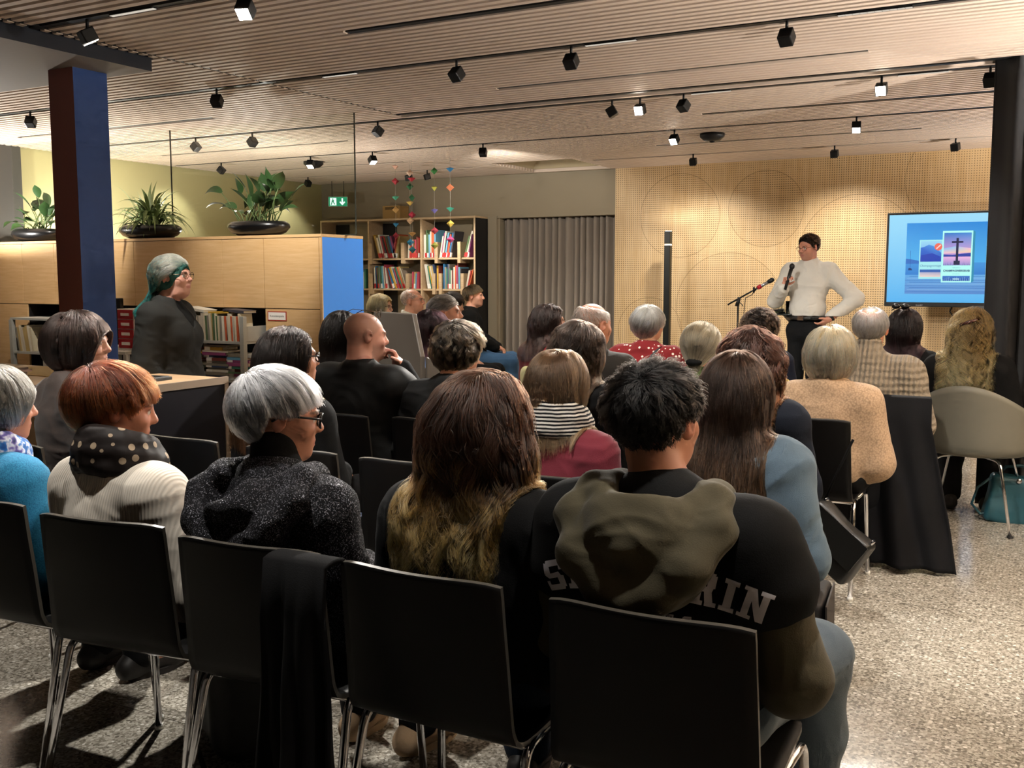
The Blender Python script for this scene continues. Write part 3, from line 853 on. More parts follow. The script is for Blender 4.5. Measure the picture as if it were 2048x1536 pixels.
        v /= np.maximum(np.linalg.norm(v, axis=1, keepdims=True), 1e-6)
        p = p + v * ds[:, None]
        sd, n = W.grad(p); t = (m + 1) / (M - 1)
        tgt = (-depth * (1 - lam) + st.get('lift', 0) * t * (.4 + .6 * lam)) * tgt_scale
        inside = tgt
        p = p - n * np.clip(sd - inside, -.02, .02)[:, None] * .7
        if J is not None and st.get('hem') is not None:      # keep the fall of hair together
            xw = st.get('xw', .125); ex = np.maximum(np.abs(p[:, 0]) - xw, 0) * (p[:, 2] < -.10); p[:, 0] -= np.sign(p[:, 0]) * ex * .5
            sd, n = W.grad(p); p = p - n * np.clip(sd - inside, -.02, .02)[:, None]
        if face is not None and st.get('avoid', True):  # hair falls beside the face
            d = (p - A3(face[0])) / A3(face[1]); r = np.linalg.norm(d, axis=1); bad = r < 1
            p = np.where(bad[:, None], A3(face[0]) + d / np.maximum(r, .2)[:, None] * A3(face[1]), p)
        P.append(p)
    P = np.stack(P, 1)
    # locks: strands gather towards guides and wave together
    tt = np.linspace(0, 1, M); cl = st.get('clump', .35)
    if cl > 0:
        Gd = P[gi][own]; f = (cl * np.clip(tt * 1.4, 0, 1))[None, :, None]; near = (np.linalg.norm(P - Gd, axis=-1) < .05)[..., None]
        P = np.where(near, P * (1 - f) + Gd * f, P)
    amp, fr = st.get('wave', (0, 1))
    ph = rng.random(len(gi)) * 6.28; ph2 = rng.random(len(gi)) * 6.28; fq = fr * (.75 + .5 * rng.random(len(gi)))
    if amp:
        arc = np.concatenate([np.zeros((N, 1)), np.cumsum(np.linalg.norm(np.diff(P, axis=1), axis=-1), 1)], 1)
        a = amp * np.clip(arc / st.get('wstart', .12), 0, 1)
        th_ = arc * fq[own][:, None] * 6.28 + ph[own][:, None]
        out = P - A3((0, -.01, .0)); out[..., 2] = 0; out /= np.maximum(np.linalg.norm(out, axis=-1, keepdims=True), 1e-6); sid = np.stack([-out[..., 1], out[..., 0], 0 * out[..., 0]], -1)
        P = P + a[..., None] * (np.sin(th_)[..., None] * sid + (np.cos(th_ + .4 * ph2[own][:, None])[..., None] * .7 + .35) * out)
    fz = st.get('frizz', .0015)
    P = P + rng.normal(size=(N, 1, 3)) * fz * tt[None, :, None] ** 1.0 + np.cumsum(rng.normal(size=P.shape), 1) * fz * .18
    cnt = np.full(N, M)
    if st.get('hem') is not None:
        hz = st['hem'] + st.get('hemj', .03) * rng.random(N) + st.get('hemx', 0) * np.abs(P[:, -1, 0])
        hz = hz - st.get('lockj', .02) * (rng.random(len(gi))[own])
        below = P[..., 2] < hz[:, None]; cnt = np.where(below.any(1), below.argmax(1) + 1, M)
    if st.get('hem') is None and st.get('hl', 1):
        low = P[..., 2] < zline(P) - (.006 + .016 * rng.random(N))[:, None]; low[:, 0] = False; low = low & (np.arange(M)[None] < cnt[:, None])
        cnt = np.where(low.any(1), np.minimum(cnt, low.argmax(1)), cnt)
    if face is not None:
        d = np.linalg.norm((P - A3(face[0])) / (A3(face[1]) * .93), axis=-1) < 1; d = d & (np.arange(M)[None] < cnt[:, None])
        cnt = np.where(d.any(1), np.minimum(cnt, d.argmax(1)), cnt)
    P = P @ R.T + hc
    r = st.get('r', .0005)
    curves_obj(name, P, cnt, mat, host, r, r * .35, rng.random(len(gi))[own])
    return host
# ================================================================== people
BLK = cloth('black_jersey', '0a0a0b'); BLK2 = cloth('black_cotton', '070708'); JEANS = cloth('blue_denim', '2c4763', 'denim'); DJEANS = cloth('dark_denim', '16202e', 'denim')
DTROU = cloth('dark_trousers', '0e0e10'); SHOEM = plain('dark_shoe_leather', '191614', .5, var=.1)

def ring(F, c, r, y, tilt, rr, k=.015, a0=0, a1=360, n=14, sx=1.0):
    pts = []
    for i in range(n + 1):
        a = math.radians(a0 + (a1 - a0) * i / n)
        pts.append(c + A3((r * sx * math.sin(a), y * math.cos(a), tilt * math.cos(a))))
    F.chain(pts, rr, k)

def shoes(pr, J, R0=None, mat=SHOEM, sole='2a2624', mats=None):
    for s in ('L', 'R'):
        a = J['an' + s]; t = J['toe' + s] - a; t = A3((t[0], t[1], 0)); t /= np.linalg.norm(t)
        F = SDF(); z = A3((0, 0, 1)); g = A3((a[0], a[1], 0))
        F.cap(g - t * .055 + z * .055, a + z * .02, .036, .040, .03); F.cap(g - t * .055 + z * .04, g + t * .12 + z * .036, .036, .037, .03); F.cap(g + t * .12 + z * .034, g + t * .175 + z * .03, .037, .026, .03)
        F.cut(lambda P: .012 - P[..., 2])
        V, Q = F.mesh(.007)
        o = np_obj('shoe', V, Q, mat, pr)
        m = MB(); n = 18; ol = []
        x = np.cross(t, z)
        for i in range(n):
            q = 2 * PI * i / n; cx = math.cos(q); ly = (.135 if cx > 0 else .10) * cx + .045; w = .047 - .012 * (cx < 0) - .010 * max(cx, 0) ** 2
            p = g + t * ly + x * w * math.sin(q); ol.append((p[0], p[1]))
        m.prism(ol, 0, .022); m.obj('sole', plain('sole_' + sole, sole, .7, var=.05), o)

def garment(pr, J, kind, name, mat, vox, g=1, armcap=0, i=.014, frac=1, hem=None, fold=.004, neck='crew', seed=0, belly=0, bust=0, hood=False, hm=None, hc=None, only=None, fx=(6, 6, 11), extra=None, legz=0):
    F = SDF()
    if kind == 'top':
        torso(F, J, g, i, belly, bust); arms(F, J, g, i + .004, frac, only=only)
    elif kind == 'vest':
        torso(F, J, g, i, belly, bust)
        if armcap: arms(F, J, g, i + .006, armcap)
    elif kind == 'sleeves':
        arms(F, J, g, i, frac, only=only)
    elif kind == 'legs':
        F.ell(J['pel'] + A3((0, 0, -.015)), (.175 * g + i, .13 * g + i, .125 + i), .07); legs(F, J, g, i)
        F.cut(lambda P: P[..., 2] - (J['pel'][2] + (.15 if J['pel'][2] > .7 else .11)))
    nb = J['neck']
    if kind in ('top', 'vest'):
        if hem: F.cut(lambda P: hem - P[..., 2])
        if neck == 'crew': ring(F, nb + A3((0, .012, -.008)), .066, .066, -.03, .012)
        elif neck == 'turtle': nt = J['head'] + A3((0, -.02, -.06)); F.cap(nb + A3((0, .0, -.06)), nb + (nt - nb) * .72, .074, .064, .025)
        elif neck == 'shirt':
            ring(F, nb + A3((0, .010, .012)), .064, .066, -.028, .011, .01, 0, 360); ring(F, nb + A3((0, .006, .03)), .062, .064, -.022, .012, .01, 25, 335)
        elif neck == 'v': F.ell(nb + A3((0, .11, -.05)), (.05, .07, .12), .02, None, True)
        if neck in ('crew', 'shirt', 'v'): F.cap(nb + A3((0, .005, .0)), nb + A3((0, .03, .12)), .058, .058, .008, True)
    if extra: extra(F)
    V, Q = F.mesh(vox)
    return np_obj(name, V, Q, mat, pr, disp=folds(fold, seed, fx) if fold else None)

def glasses(pr, hc, R, mat, style='thin', up=0, tilt=0):
    T = lambda p: tuple(hc + R @ A3(p)); m = MB(); r = .0016 if style == 'thin' else .0032
    for s in (-1, 1):
        pts = [T((s * .034 + .024 * math.cos(a) * (1 if style != 'round' else .9), .106 - .008 * abs(math.cos(a)), .002 + up + .019 * math.sin(a))) for a in np.linspace(0, 2 * PI, 21)[:-1]]
        m.tube(pts, r, 6, close=True)
        m.tube([T((s * .058, .100, .008 + up)), T((s * .076, .085, .010 + up)), T((s * .084, .0, .012 + up + tilt)), T((s * .083, -.03, -.006 + up + tilt))], r, 6)
    m.tube([T((-.011, .106, .006 + up)), T((0, .110, .009 + up)), T((.011, .106, .006 + up))], r, 6)
    o = m.obj('glasses', mat, pr)
    return o

NP = [0]
def person(label, X, Y, T, rz=0, hd=(0, 0, 0), skin='cf9a7f', g=1.0, vox=.008, rk=None, gar=(), hair=None, fem=True, ht=.02, sk=None, hands=None, hk=None, z0=0, pre=None, cat='person', group='people in the audience', foot=True, armfix=None):
    NP[0] += 1
    rk = dict(rk or {}); rk.setdefault('sw', .160 if fem else .185)
    J = rig(T - ht, **rk)
    if armfix: armfix(J)
    R = rot(*hd); hc = J['head']
    a = math.radians(rz); ox, oy = hc[0], hc[1]
    loc = (X - (ox * math.cos(a) - oy * math.sin(a)), Y - (ox * math.sin(a) + oy * math.cos(a)), z0)
    F = SDF(); torso(F, J, g * .97, -.004); arms(F, J, g * .97, 0); legs(F, J, g * .97, 0)
    for s, sd in (('L', -1), ('R', 1)):
        F.cap(J['an' + s], A3((J['toe' + s][0], J['toe' + s][1], .035)), .036, .026, .03)
        if hands and s in hands: F2 = hands[s]; hand(F, J['wr' + s], *F2)
        else: hand(F, J['wr' + s], (-sd * .35, .8, -.28), (-sd * .25, -.1, -.9), -sd, .45)
    hk2 = dict(jaw=.95 if fem else 1.08, nose=.9 if fem else 1.1, nr=.048 if fem else .057); hk2.update(hk or {})
    head(F, hc, R, neck=J['neck'], **hk2)
    if pre: pre(F, J)
    V, Q = F.mesh(vox)
    k = dict(brow='4a3626'); k.update(sk or {})
    pr = np_obj('person', V, Q, SKIN, None, skin_cols(V, hc, R, skin, **k))
    tag(pr, label, cat, group); pr.location = loc; pr.rotation_euler = (0, 0, a)
    for gi, (kind, name, mat, op) in enumerate(gar):
        if kind == 'shoes': shoes(pr, J, mat=mat, **op); continue
        op = dict(op); op.setdefault('g', g); op.setdefault('seed', NP[0] * 7 + gi)
        garment(pr, J, kind, name, mat, op.pop('vox', vox), **op)
    if hair: hairdo(pr, hc, R, hair, J=J, g=g)
    pr_info = dict(o=pr, J=J, hc=hc, R=R, a=a, loc=loc)
    return pr_info

TR = lambda m=DTROU, **k: ('legs', 'trousers', m, dict(i=.014, fold=.003, **k))
SH = lambda m=SHOEM, **k: ('shoes', 'shoe', m, k)
TOP = lambda n, m, **k: ('top', n, m, k)

# hair presets ----------------------------------------------------------------
BOB = dict(th=.026, vol=[((0, -.025, -.02), (.108, .120, .125))], face=((0, .115, -.05), (.075, .085, .125)), hem=-.115, hemj=.02, L=.36, n=7000, M=22, wl=.10, clump=.3, locks=220, crown=(0, -.02, .13))
def straight(hem, name, root, tip, **k):
    d = dict(th=.020, vol=[((0, -.03, -.03), (.10, .112, .12)), ((0, -.060, -.06), (0, -.085, hem), .088, .085)], face=((0, .115, -.05), (.074, .085, .14)), hem=hem, hemj=.05, L=.16 - hem + .16, n=8000, M=30, wl=.10, clump=.45, locks=240, part=.01, name=name, c=(root, tip))
    d.update(k); return d
def short(name, root, tip, **k):
    d = dict(th=.020, L=.075, n=6500, M=12, lift=.006, wl=.5, w0=.9, crown=(.005, -.075, .10), clump=.4, locks=420, name=name, c=(root, tip), hem=None, side_L=.45, ear=True, frizz=.0022, face=((0, .125, -.045), (.066, .06, .105)))
    d.update(k); return d

PI_ = {}
# ---- nearest row
PI_['blue'] = person('person with grey bobbed hair in a teal-blue cardigan at the left edge', -2.974, 2.030, 1.165, 0, (-26, -6, 0), g=1.05, vox=.0065,
    gar=[TOP('cardigan', cloth('teal_knit', '1d5f86', 'speck', '2f86ad'), i=.02, fold=.004, neck='none'), TR(), SH()],
    hair=dict(BOB, name='hair_ash_grey', c=('6c675f', 'b5b0a6'), th=.022, vol=[((0, -.022, .0), (.100, .117, .112))], hem=-.085, hemj=.035, under='55524c', seed=3, bias=(0, .25, 0), var=.35, face=((0, .118, -.055), (.08, .075, .115)), ear=False, n=8000), skin='c98f74')
PI_['cream'] = person('person with short red-brown hair, cream ribbed pullover and black polka-dot scarf', -2.424, 2.030, 1.188, 0, (-36, -10, 0), g=1.05, vox=.0055, rk=dict(hx=-.07),
    gar=[TOP('pullover', cloth('cream_rib_knit', 'd8cfc2', 'rib'), i=.024, fold=.0035, neck='none', fx=(4, 4, 8)), TR(), SH()],
    hair=dict(short('hair_red_brown', '3c160a', '6d3418', L=.15, lift=.010, th=.026, n=11000, M=18, zl=([-.13, -.06, -.035, .012, .03, .075, .11], [-.085, -.085, .012, .012, -.005, .045, .05]), vol=[((0, -.035, .015), (.098, .112, .105))], side_L=.6, clump=.4, crown=(.0, -.085, .095), seed=5, depth=.02, under='2a0f07', bias=(0, 0, -.15), rough=.28)), skin='cf9278')
PI_['silver'] = person('person with short silver hair, black glasses and a shimmering charcoal cardigan', -1.802, 2.030, 1.207, 0, (-42, -8, 0), g=1.02, vox=.0055, rk=dict(hx=-.03),
    gar=[TOP('cardigan', cloth('charcoal_shimmer_knit', '17171b', 'shimmer', '77777f'), i=.024, fold=.006, neck='none', fx=(5, 5, 9), seed=41), ('vest', 'polo_neck', BLK2, dict(i=.006, neck='turtle', fold=.001)), TR(), SH(cloth('beige_boot_leather', 'a58a6c'), sole='b29a7a')],
    hair=dict(short('hair_silver', '86868c', 'c2c2c6', L=.13, lift=.010, th=.018, n=12000, M=18, zl=([-.13, -.055, -.035, .015, .04, .075, .11], [-.085, -.07, .022, .018, .03, .052, .06]), vol=[((0, -.03, .022), (.090, .108, .094))], side_L=.55, crown=(-.012, -.088, .085), seed=8, depth=.022, under='77777c', clump=.45, locks=380, var=.3, bias=(0, .05, -.12), rough=.3)), skin='cf967c', sk=dict(brow='77706a'))
PI_['ombre'] = person('person with wavy brown hair lightening to golden tips, in a black top', -1.186, 2.050, 1.225, 0, (-8, 4, 0), g=1.18, vox=.0065,
    gar=[TOP('blouse', BLK, i=.022, fold=.005, hem=.47), TR(DJEANS), SH()],
    hair=straight(-.275, 'hair_ombre_brown', '2a180f', 'b88748', rp=(.45, 1.0), xw=.125, th=.030, vol=[((0, -.03, -.02), (.112, .124, .130)), ((0, -.05, -.05), (0, -.085, -.33), .115, .120), ((-.07, -.03, -.10), (-.09, -.05, -.26), .07, .06), ((.07, -.03, -.10), (.09, -.05, -.26), .07, .06)], n=10000, M=30, wave=(.017, 6), wstart=.2, clump=.78, locks=110, seed=12, capup=.2, lockv=.6, under='35200f', hemj=.07, lockj=.05, frizz=.003, L=.62, r=.0006, var=.3))
def slyth_hood(F):
    pass
PI_['jersey'] = person('person with cropped black hair in a black jacket with white block letters', -0.750, 2.030, 1.267, 0, (-10, 2, 0), fem=False, g=1.12, vox=.0055, rk=dict(sw=.195, hx=-.05, knee=.215),
    gar=[('sleeves', 'sleeve', cloth('olive_sweatshirt', '4a4433'), dict(i=.022, fold=.005)), ('vest', 'jacket_back', BLK, dict(i=.026, fold=.0015, neck='none', hem=.46, armcap=.14)), TR(cloth('grey_blue_denim', '56636e', 'denim'), g=1.15), SH(cloth('tan_grey_trainer', '8d8272'), sole='c9bfa6')],
    hair=short('hair_black', '060505', '120f0d', L=.062, lift=.014, th=.020, n=12000, M=12, locks=420, clump=.6, wave=(.004, 22), wstart=.03, seed=14, under='040303', crown=(.012, -.085, .10), side_L=.35, frizz=.003, zl=([-.13, -.055, -.035, .015, .03, .075, .11], [-.095, -.09, .022, .02, .03, .062, .085])), skin='c4896f')
# ---- second row
PI_['bob'] = person('person with a smooth dark brown bob and taupe blouse beside the counter', -3.476, 2.750, 1.305, -18, (-42, -2, 0), g=1.08, vox=.0065,
    gar=[TOP('blouse', cloth('taupe_satin', '4e4440', rough=.55), i=.02, fold=.005, frac=1, hem=.47), TR(), SH()],
    hair=dict(BOB, name='hair_dark_brown_bob', c=('2f2420', '57473f'), n=11000, seed=17, under='241b18', th=.030, vol=[((0, -.028, -.015), (.118, .132, .118))], hem=-.118, hemj=.012, r=.0005, frizz=.0008, face=((0, .12, -.055), (.085, .088, .112)), rough=.25, wave=(.003, 3), ear=False), skin='d3a08a')
PI_['lace'] = person('person with long dark hair and dark glasses below the red-framed sign', -2.704, 3.120, 1.250, 0, (-34, 0, 0), vox=.008,
    gar=[TOP('jacket', BLK2, i=.016, fold=.003), TR(), SH()],
    hair=straight(-.36, 'hair_black_brown', '120c0a', '4d331f', n=9000, seed=19, mid=.85, under='0f0a08', rough=.25, th=.022, frizz=.001, wave=(.002, 4), part=.0))
PI_['burg'] = person('person with straight light brown hair, burgundy top and a black-and-white striped scarf', -1.504, 3.120, 1.205, 0, (-10, 6, 0), g=.98, vox=.007,
    gar=[TOP('top', cloth('burgundy_jersey', '6d2733'), i=.014, fold=.004, hem=.47), TR(), SH()],
    hair=straight(-.20, 'hair_light_brown', '5a4331', '8d6b4c', n=10000, seed=21, under='4a3626', th=.020, clump=.55, locks=150, part=.005, lockj=.04, wave=(.003, 4), hemx=.4, rough=.25))
PI_['denim'] = person('person with very long straight brown hair in a pale blue denim shirt', -0.884, 3.120, 1.218, 0, (0, 4, 0), g=1.05, vox=.007,
    gar=[TOP('shirt', cloth('pale_blue_denim', '5f7486', 'denim'), i=.026, fold=.008, hem=.44, neck='shirt', fx=(5, 5, 5)), TR(), SH()],
    hair=straight(-.50, 'hair_long_brown', '2c1f18', '7a573c', n=9500, M=34, seed=23, under='291b13', th=.022, vol=[((0, -.03, -.03), (.102, .114, .125)), ((0, -.055, -.06), (0, -.105, -.50), .092, .108)], clump=.5, locks=260, wave=(.008, 4), lockj=.06, hemj=.05, part=.0, r=.0006, mid=.65, frizz=.0025))
# ---- third row
def chinhand(J):
    J['elR'] = A3((.22, .30, .66)); J['wrR'] = A3((.095, .165, J['T'] - .275))
PI_['bald'] = person('person with shaved head and black waistcoat, glasses pushed up, chin on hand', -2.976, 3.980, 1.270, 0, (-36, -6, 0), fem=False, g=1.22, vox=.0065, skin='d9a08b', ht=.002, armfix=chinhand, rk=dict(sw=.195),
    sk=dict(hairtint=('7d6a5e', .45, lambda y: np.interp(y, [-.12, -.05, 0, .05, .1], [-.06, -.06, -.02, .03, .07])), stubble=.45), hands=dict(R=((-.25, -.35, .9), (-.5, -.6, -.2), 1, 1.5, 1.0)),
    gar=[TOP('t_shirt', BLK2, i=.012, fold=.003, frac=1), ('vest', 'waistcoat', cloth('black_softshell', '151514', rough=.6), dict(i=.022, fold=.004, neck='none', fx=(4, 4, 8), armcap=.06, extra=lambda F: ring(F, A3((0, -.035 + .01, 1.0)), .078, .078, -.02, .018))), TR(), SH()], hk=dict(jowl=1, nr=.064))
PI_['wavy'] = person('person with collar-length wavy dark hair in a dark grey pullover, leaning forward', -2.478, 4.050, 1.234, 0, (-10, -6, 0), fem=False, g=1.12, vox=.0075, rk=dict(sw=.185, hy=.06),
    gar=[TOP('pullover', cloth('dark_grey_wool', '1c1c1c'), i=.018, fold=.005), TR(), SH()],
    hair=short('hair_dark_wavy', '1d1712', '5a4a38', L=.13, lift=.012, th=.032, n=8000, M=20, vol=[((0, -.03, -.005), (.105, .118, .118))], zl=([-.13, -.05, .0, .03, .06, .11], [-.11, -.10, -.05, .02, .05, .08]), wave=(.010, 13), wstart=.05, clump=.7, locks=150, side_L=.9, under='1a1511', seed=27, r=.0006, w0=.8, wl=.25, ear=False))
PI_['dwavy'] = person('person with thick dark wavy hair and black top before the tall balding person', -1.837, 4.000, 1.255, 0, (-6, 8, 6), g=1.08, vox=.0075, fem=True,
    gar=[TOP('top', BLK2, i=.018, fold=.004), TR(), SH()],
    hair=straight(-.24, 'hair_dark_thick', '2a201a', '5d4a3b', n=9000, seed=29, under='211913', th=.030, vol=[((0, -.03, -.03), (.110, .122, .125)), ((0, -.05, -.06), (0, -.075, -.24), .10, .095)], wave=(.009, 9), clump=.6, locks=170, wstart=.1, frizz=.003, r=.0006))
PI_['auburn'] = person('person with bushy auburn waves over the shoulders, right of the ash-blonde ponytail', -1.088, 4.050, 1.234, 0, (-6, 4, 0), g=1.0, vox=.008,
    gar=[TOP('cardigan', cloth('navy_knit', '141a26'), i=.018, fold=.004), TR(), SH()],
    hair=straight(-.28, 'hair_auburn', '2e1810', '6f4228', n=6000, lockv=.6, seed=31, under='26130b', th=.042, vol=[((0, -.03, -.04), (.125, .130, .135)), ((0, -.05, -.06), (0, -.08, -.28), .115, .12)], wave=(.018, 11), clump=.8, locks=100, wstart=.12, frizz=.003, r=.0007))
# ---- fourth row and beyond
PI_['dark'] = person('person with black hair in a cream lace-print top, beside the blue cabinet end', -3.665, 4.7, 1.25, 0, (-14, 0, 0), vox=.009,
    gar=[TOP('top', cloth('lace_print', 'b7a79a', 'lace', '1b1716'), i=.016, fold=.002), TR(), SH()],
    hair=straight(-.20, 'hair_jet', '0d0a09', '1b1412', n=6000, seed=33, under='0c0908', th=.024, r=.0007))
BALDTOP = ((0, .005, .105), (.066, .085, .085))
PI_['tall'] = person('tall balding person with grey sides in a dark brown jacket', -2.16, 4.87, 1.308, 0, (-22, -2, 0), fem=False, g=1.06, vox=.0075, skin='c58a70', ht=.006,
    gar=[TOP('jacket', cloth('dark_brown_cloth', '2a2622'), i=.022, fold=.004), TR(), SH()], sk=dict(hairtint=('8a7060', .3, lambda y: y * 0 - .02)),
    hair=short('hair_grey_sides', '6d6258', 'a09a94', L=.035, lift=.002, th=.010, cap=False, bald=BALDTOP, n=5000, seed=35, r=.0006, wl=.2))
PI_['plat'] = person('person with a platinum blonde bob in a sandy bouclé cardigan', -0.944, 4.900, 1.216, 0, (-4, 2, 0), g=1.15, vox=.0075,
    gar=[TOP('cardigan', cloth('sand_boucle', 'b89a7c', 'boucle'), i=.026, fold=.004, hem=.40, fx=(4, 4, 7)), TR(), SH()],
    hair=dict(BOB, name='hair_platinum', c=('c7ab7c', 'e9d9b8'), n=10000, seed=37, under='a88f66', th=.030, vol=[((0, -.03, -.02), (.122, .130, .125))], hem=-.135, hemj=.045, wave=(.006, 6), frizz=.003, clump=.5, lockj=.03, r=.0006, ear=False), skin='d3a08a')
PI_['pony'] = person('person with ash-blonde hair in a low ponytail and an olive green top', -1.705, 5.3, 1.205, 0, (-2, 4, 0), vox=.008,
    gar=[TOP('top', cloth('olive_green_knit', '3f4a2a'), i=.016, fold=.003), TR(), SH()],
    hair=dict(straight(-.28, 'hair_ash_blonde', '75664e', 'b3a283', over=None), n=8000, seed=39, under='6a5a45', th=.022, vol=[((0, -.03, .0), (.098, .114, .112)), ((0, -.105, -.08), (0, -.125, -.28), .034, .03)], tail=[(0, -.115, -.085), (0, -.13, -.26), (0, -.12, -.5)], part=None, crown=(0, .115, .06), wl=.2, r=.0007, frizz=.001, L=.55))
PI_['cable'] = person('person with white hair, thin on the crown, in a beige cable-knit pullover', -0.901, 5.720, 1.286, 0, (0, 4, 0), fem=False, g=1.2, vox=.0075, skin='cf9378', ht=.012, rk=dict(sw=.20),
    gar=[TOP('pullover', cloth('beige_cable_knit', '8e8271', 'cable'), i=.024, fold=.004, neck='turtle', fx=(3, 3, 6)), TR(), SH()],
    hair=short('hair_white', 'c9c6bf', 'e6e3dc', L=.06, lift=.004, th=.016, cap=False, bald=((0, -.04, .12), (.048, .055, .04)), n=8000, seed=43, r=.0006, side_L=.7, crown=(0, -.04, .115), zl=([-.13, -.05, -.015, .02, .045, .075, .11], [-.075, -.07, .015, .0, .03, .062, .08])))
PI_['choc'] = person('person with very dark long hair between the cable pullover and the golden curls', -.90, 7.1, 1.24, 0, (-8, 2, 0), vox=.009,
    gar=[TOP('top', BLK, i=.018, fold=.003), TR(), SH()],
    hair=straight(-.30, 'hair_chocolate', '140d0c', '38222a', n=7000, seed=45, under='120b0a', th=.026, r=.0008, wave=(.004, 4)))
PI_['curls'] = person('person with long golden curls held by a tortoiseshell clip', -.449, 6.37, 1.272, 0, (-4, 4, 0), g=1.08, vox=.0075,
    gar=[TOP('cardigan', BLK2, i=.022, fold=.004), TR(), SH()],
    hair=straight(-.36, 'hair_golden', '8a6a3e', 'd2a967', n=4500, M=34, lockv=.7, seed=47, under='6d5128', th=.026, vol=[((0, -.03, -.01), (.104, .115, .115)), ((0, -.055, -.07), (0, -.085, -.34), .105, .125)], wave=(.024, 10), wstart=.25, clump=.93, locks=48, part=None, crown=(0, .06, .11), wl=.16, r=.0007, frizz=.003, hemj=.04, L=.62, ear=False))
PI_['hearts'] = person('white-haired person in a dark red heart-patterned blouse, strap across the back', -2.435, 6.42, 1.255, 0, (-14, 0, 0), g=1.22, vox=.008, rk=dict(sw=.18),
    gar=[TOP('blouse', cloth('red_heart_print', '6a1518', 'hearts', 'd9c9bd'), i=.022, fold=.005, frac=.75), TR(), SH()],
    hair=short('hair_white_wave', 'b5b2a9', 'e8e5dc', L=.14, lift=.006, th=.024, n=7000, M=18, seed=49, under='a29f97', vol=[((0, -.03, .01), (.098, .112, .108))], zl=([-.13, -.05, -.015, .02, .045, .075, .11], [-.10, -.085, .0, -.01, .02, .05, .07]), side_L=.8, crown=(.02, -.05, .11), r=.0007, wave=(.004, 8), bias=(-.2, 0, -.1)))
PI_['specs'] = person('person with long dark brown hair and glasses in a brick-red top', -3.184, 6.42, 1.258, -25, (-28, 0, 0), vox=.008,
    gar=[TOP('top', cloth('brick_red_jersey', '6f1a1c'), i=.016, fold=.004), TR(), SH()],
    hair=straight(-.26, 'hair_dark_brown_long', '1f1512', '44302a', n=6000, seed=51, under='1b120f', th=.026, r=.0008, wave=(.006, 7), clump=.5, part=.0))
PI_['curly'] = person('person with a mop of dark curls, in front of the microphone stand', -1.789, 6.82, 1.232, 0, (0, 6, 0), vox=.009,
    gar=[TOP('top', cloth('navy_jersey', '161b2a'), i=.018, fold=.003), TR(), SH()],
    hair=short('hair_dark_curls', '1d1410', '4a3626', L=.13, lift=.012, th=.036, n=6000, M=26, vol=[((0, -.03, -.01), (.11, .12, .12))], wave=(.012, 22), wstart=.02, clump=.8, locks=120, side_L=1.0, wl=.2, w0=.7, under='17100c', seed=53, r=.0008, frizz=.005, zl=([-.13, -.05, .0, .03, .06, .11], [-.12, -.10, -.06, .02, .05, .08]), ear=False))
PI_['plum'] = person('person with a dark plum bob in a light blue shirt', -3.585, 5.52, 1.235, 0, (-18, 2, 0), vox=.008,
    gar=[TOP('shirt', cloth('light_blue_shirt', '7d90b5', 'denim'), i=.022, fold=.006, neck='shirt'), TR(), SH()],
    hair=dict(BOB, name='hair_plum', c=('1b0d10', '3d1c22'), n=8000, seed=55, under='17090c', th=.026, vol=[((0, -.03, -.03), (.108, .12, .13))], hem=-.175, hemj=.03, r=.0007, ear=False, rough=.3, wave=(.004, 5)))
PI_['greyman'] = person('person with brushed-back grey hair behind the plum bob, looking right', -3.738, 5.92, 1.325, -35, (-28, 0, 0), fem=False, g=1.1, vox=.0075, skin='cd957c',
    gar=[TOP('jacket', cloth('grey_jacket', '3a3836'), i=.02, fold=.004), TR(), SH()],
    hair=short('hair_grey_brushed', '5f564d', '98908a', L=.07, lift=.006, th=.018, n=6000, seed=57, under='4e463e', crown=(0, .09, .09), bias=(0, -.3, 0), r=.0007))
# ---- the row along the bookcase, seen from the side
PI_['blonde'] = person('person with chin-length blonde hair and dark glasses, leftmost in front of the bookcase', -5.854, 8.1, 1.28, -72, (-6, -2, 0), vox=.008, skin='d7a88f',
    gar=[TOP('jacket', cloth('dark_grey_jacket', '222224'), i=.018, fold=.004), TR(), SH()],
    hair=dict(BOB, name='hair_blonde', c=('b4925e', 'e6d0a0'), n=6000, seed=59, under='99794a', th=.026, hem=-.13, r=.0008, wave=(.005, 7), frizz=.003, part=-.02))
PI_['white'] = person('person in a white short-sleeved shirt with glasses before the bookcase', -5.483, 8.1, 1.33, -68, (-6, 2, 0), fem=False, g=1.1, vox=.008, skin='cf957b', ht=.006,
    gar=[TOP('shirt', cloth('white_cotton', 'd9d6cc'), i=.022, fold=.005, neck='shirt', frac=.42), TR(), SH()], sk=dict(stubble=.2),
    hair=short('hair_grey_short', '8a8178', 'b8b2aa', L=.03, lift=.002, th=.010, cap=False, bald=((0, .03, .105), (.07, .09, .08)), n=4000, seed=61, r=.0008))
PI_['hid'] = person('person with a dark fringe, mostly hidden behind the grey-haired man', -5.224, 8.4, 1.30, -70, (-4, -10, 0), vox=.009,
    gar=[TOP('top', cloth('sand_jersey', 'a89a80'), i=.016, fold=.003), TR(), SH()],
    hair=short('hair_dark_fringe', '120e0c', '2a221c', L=.11, lift=.01, th=.024, n=5000, seed=63, under='100c0a', zl=([-.13, -.05, -.015, .02, .045, .075, .11], [-.085, -.075, .0, -.02, .0, .03, .03]), r=.0009))
def clasp(J):
    J['elL'] = A3((-.24, .05, .78)); J['elR'] = A3((.24, .05, .78)); J['wrL'] = A3((-.075, .27, .66)); J['wrR'] = A3((.075, .25, .66)); J['knL'][0] = -.20; J['knR'][0] = .18
    J['anL'] = A3((-.10, .50, .09)); J['toeL'] = J['anL'] + A3((-.03, .13, -.05))
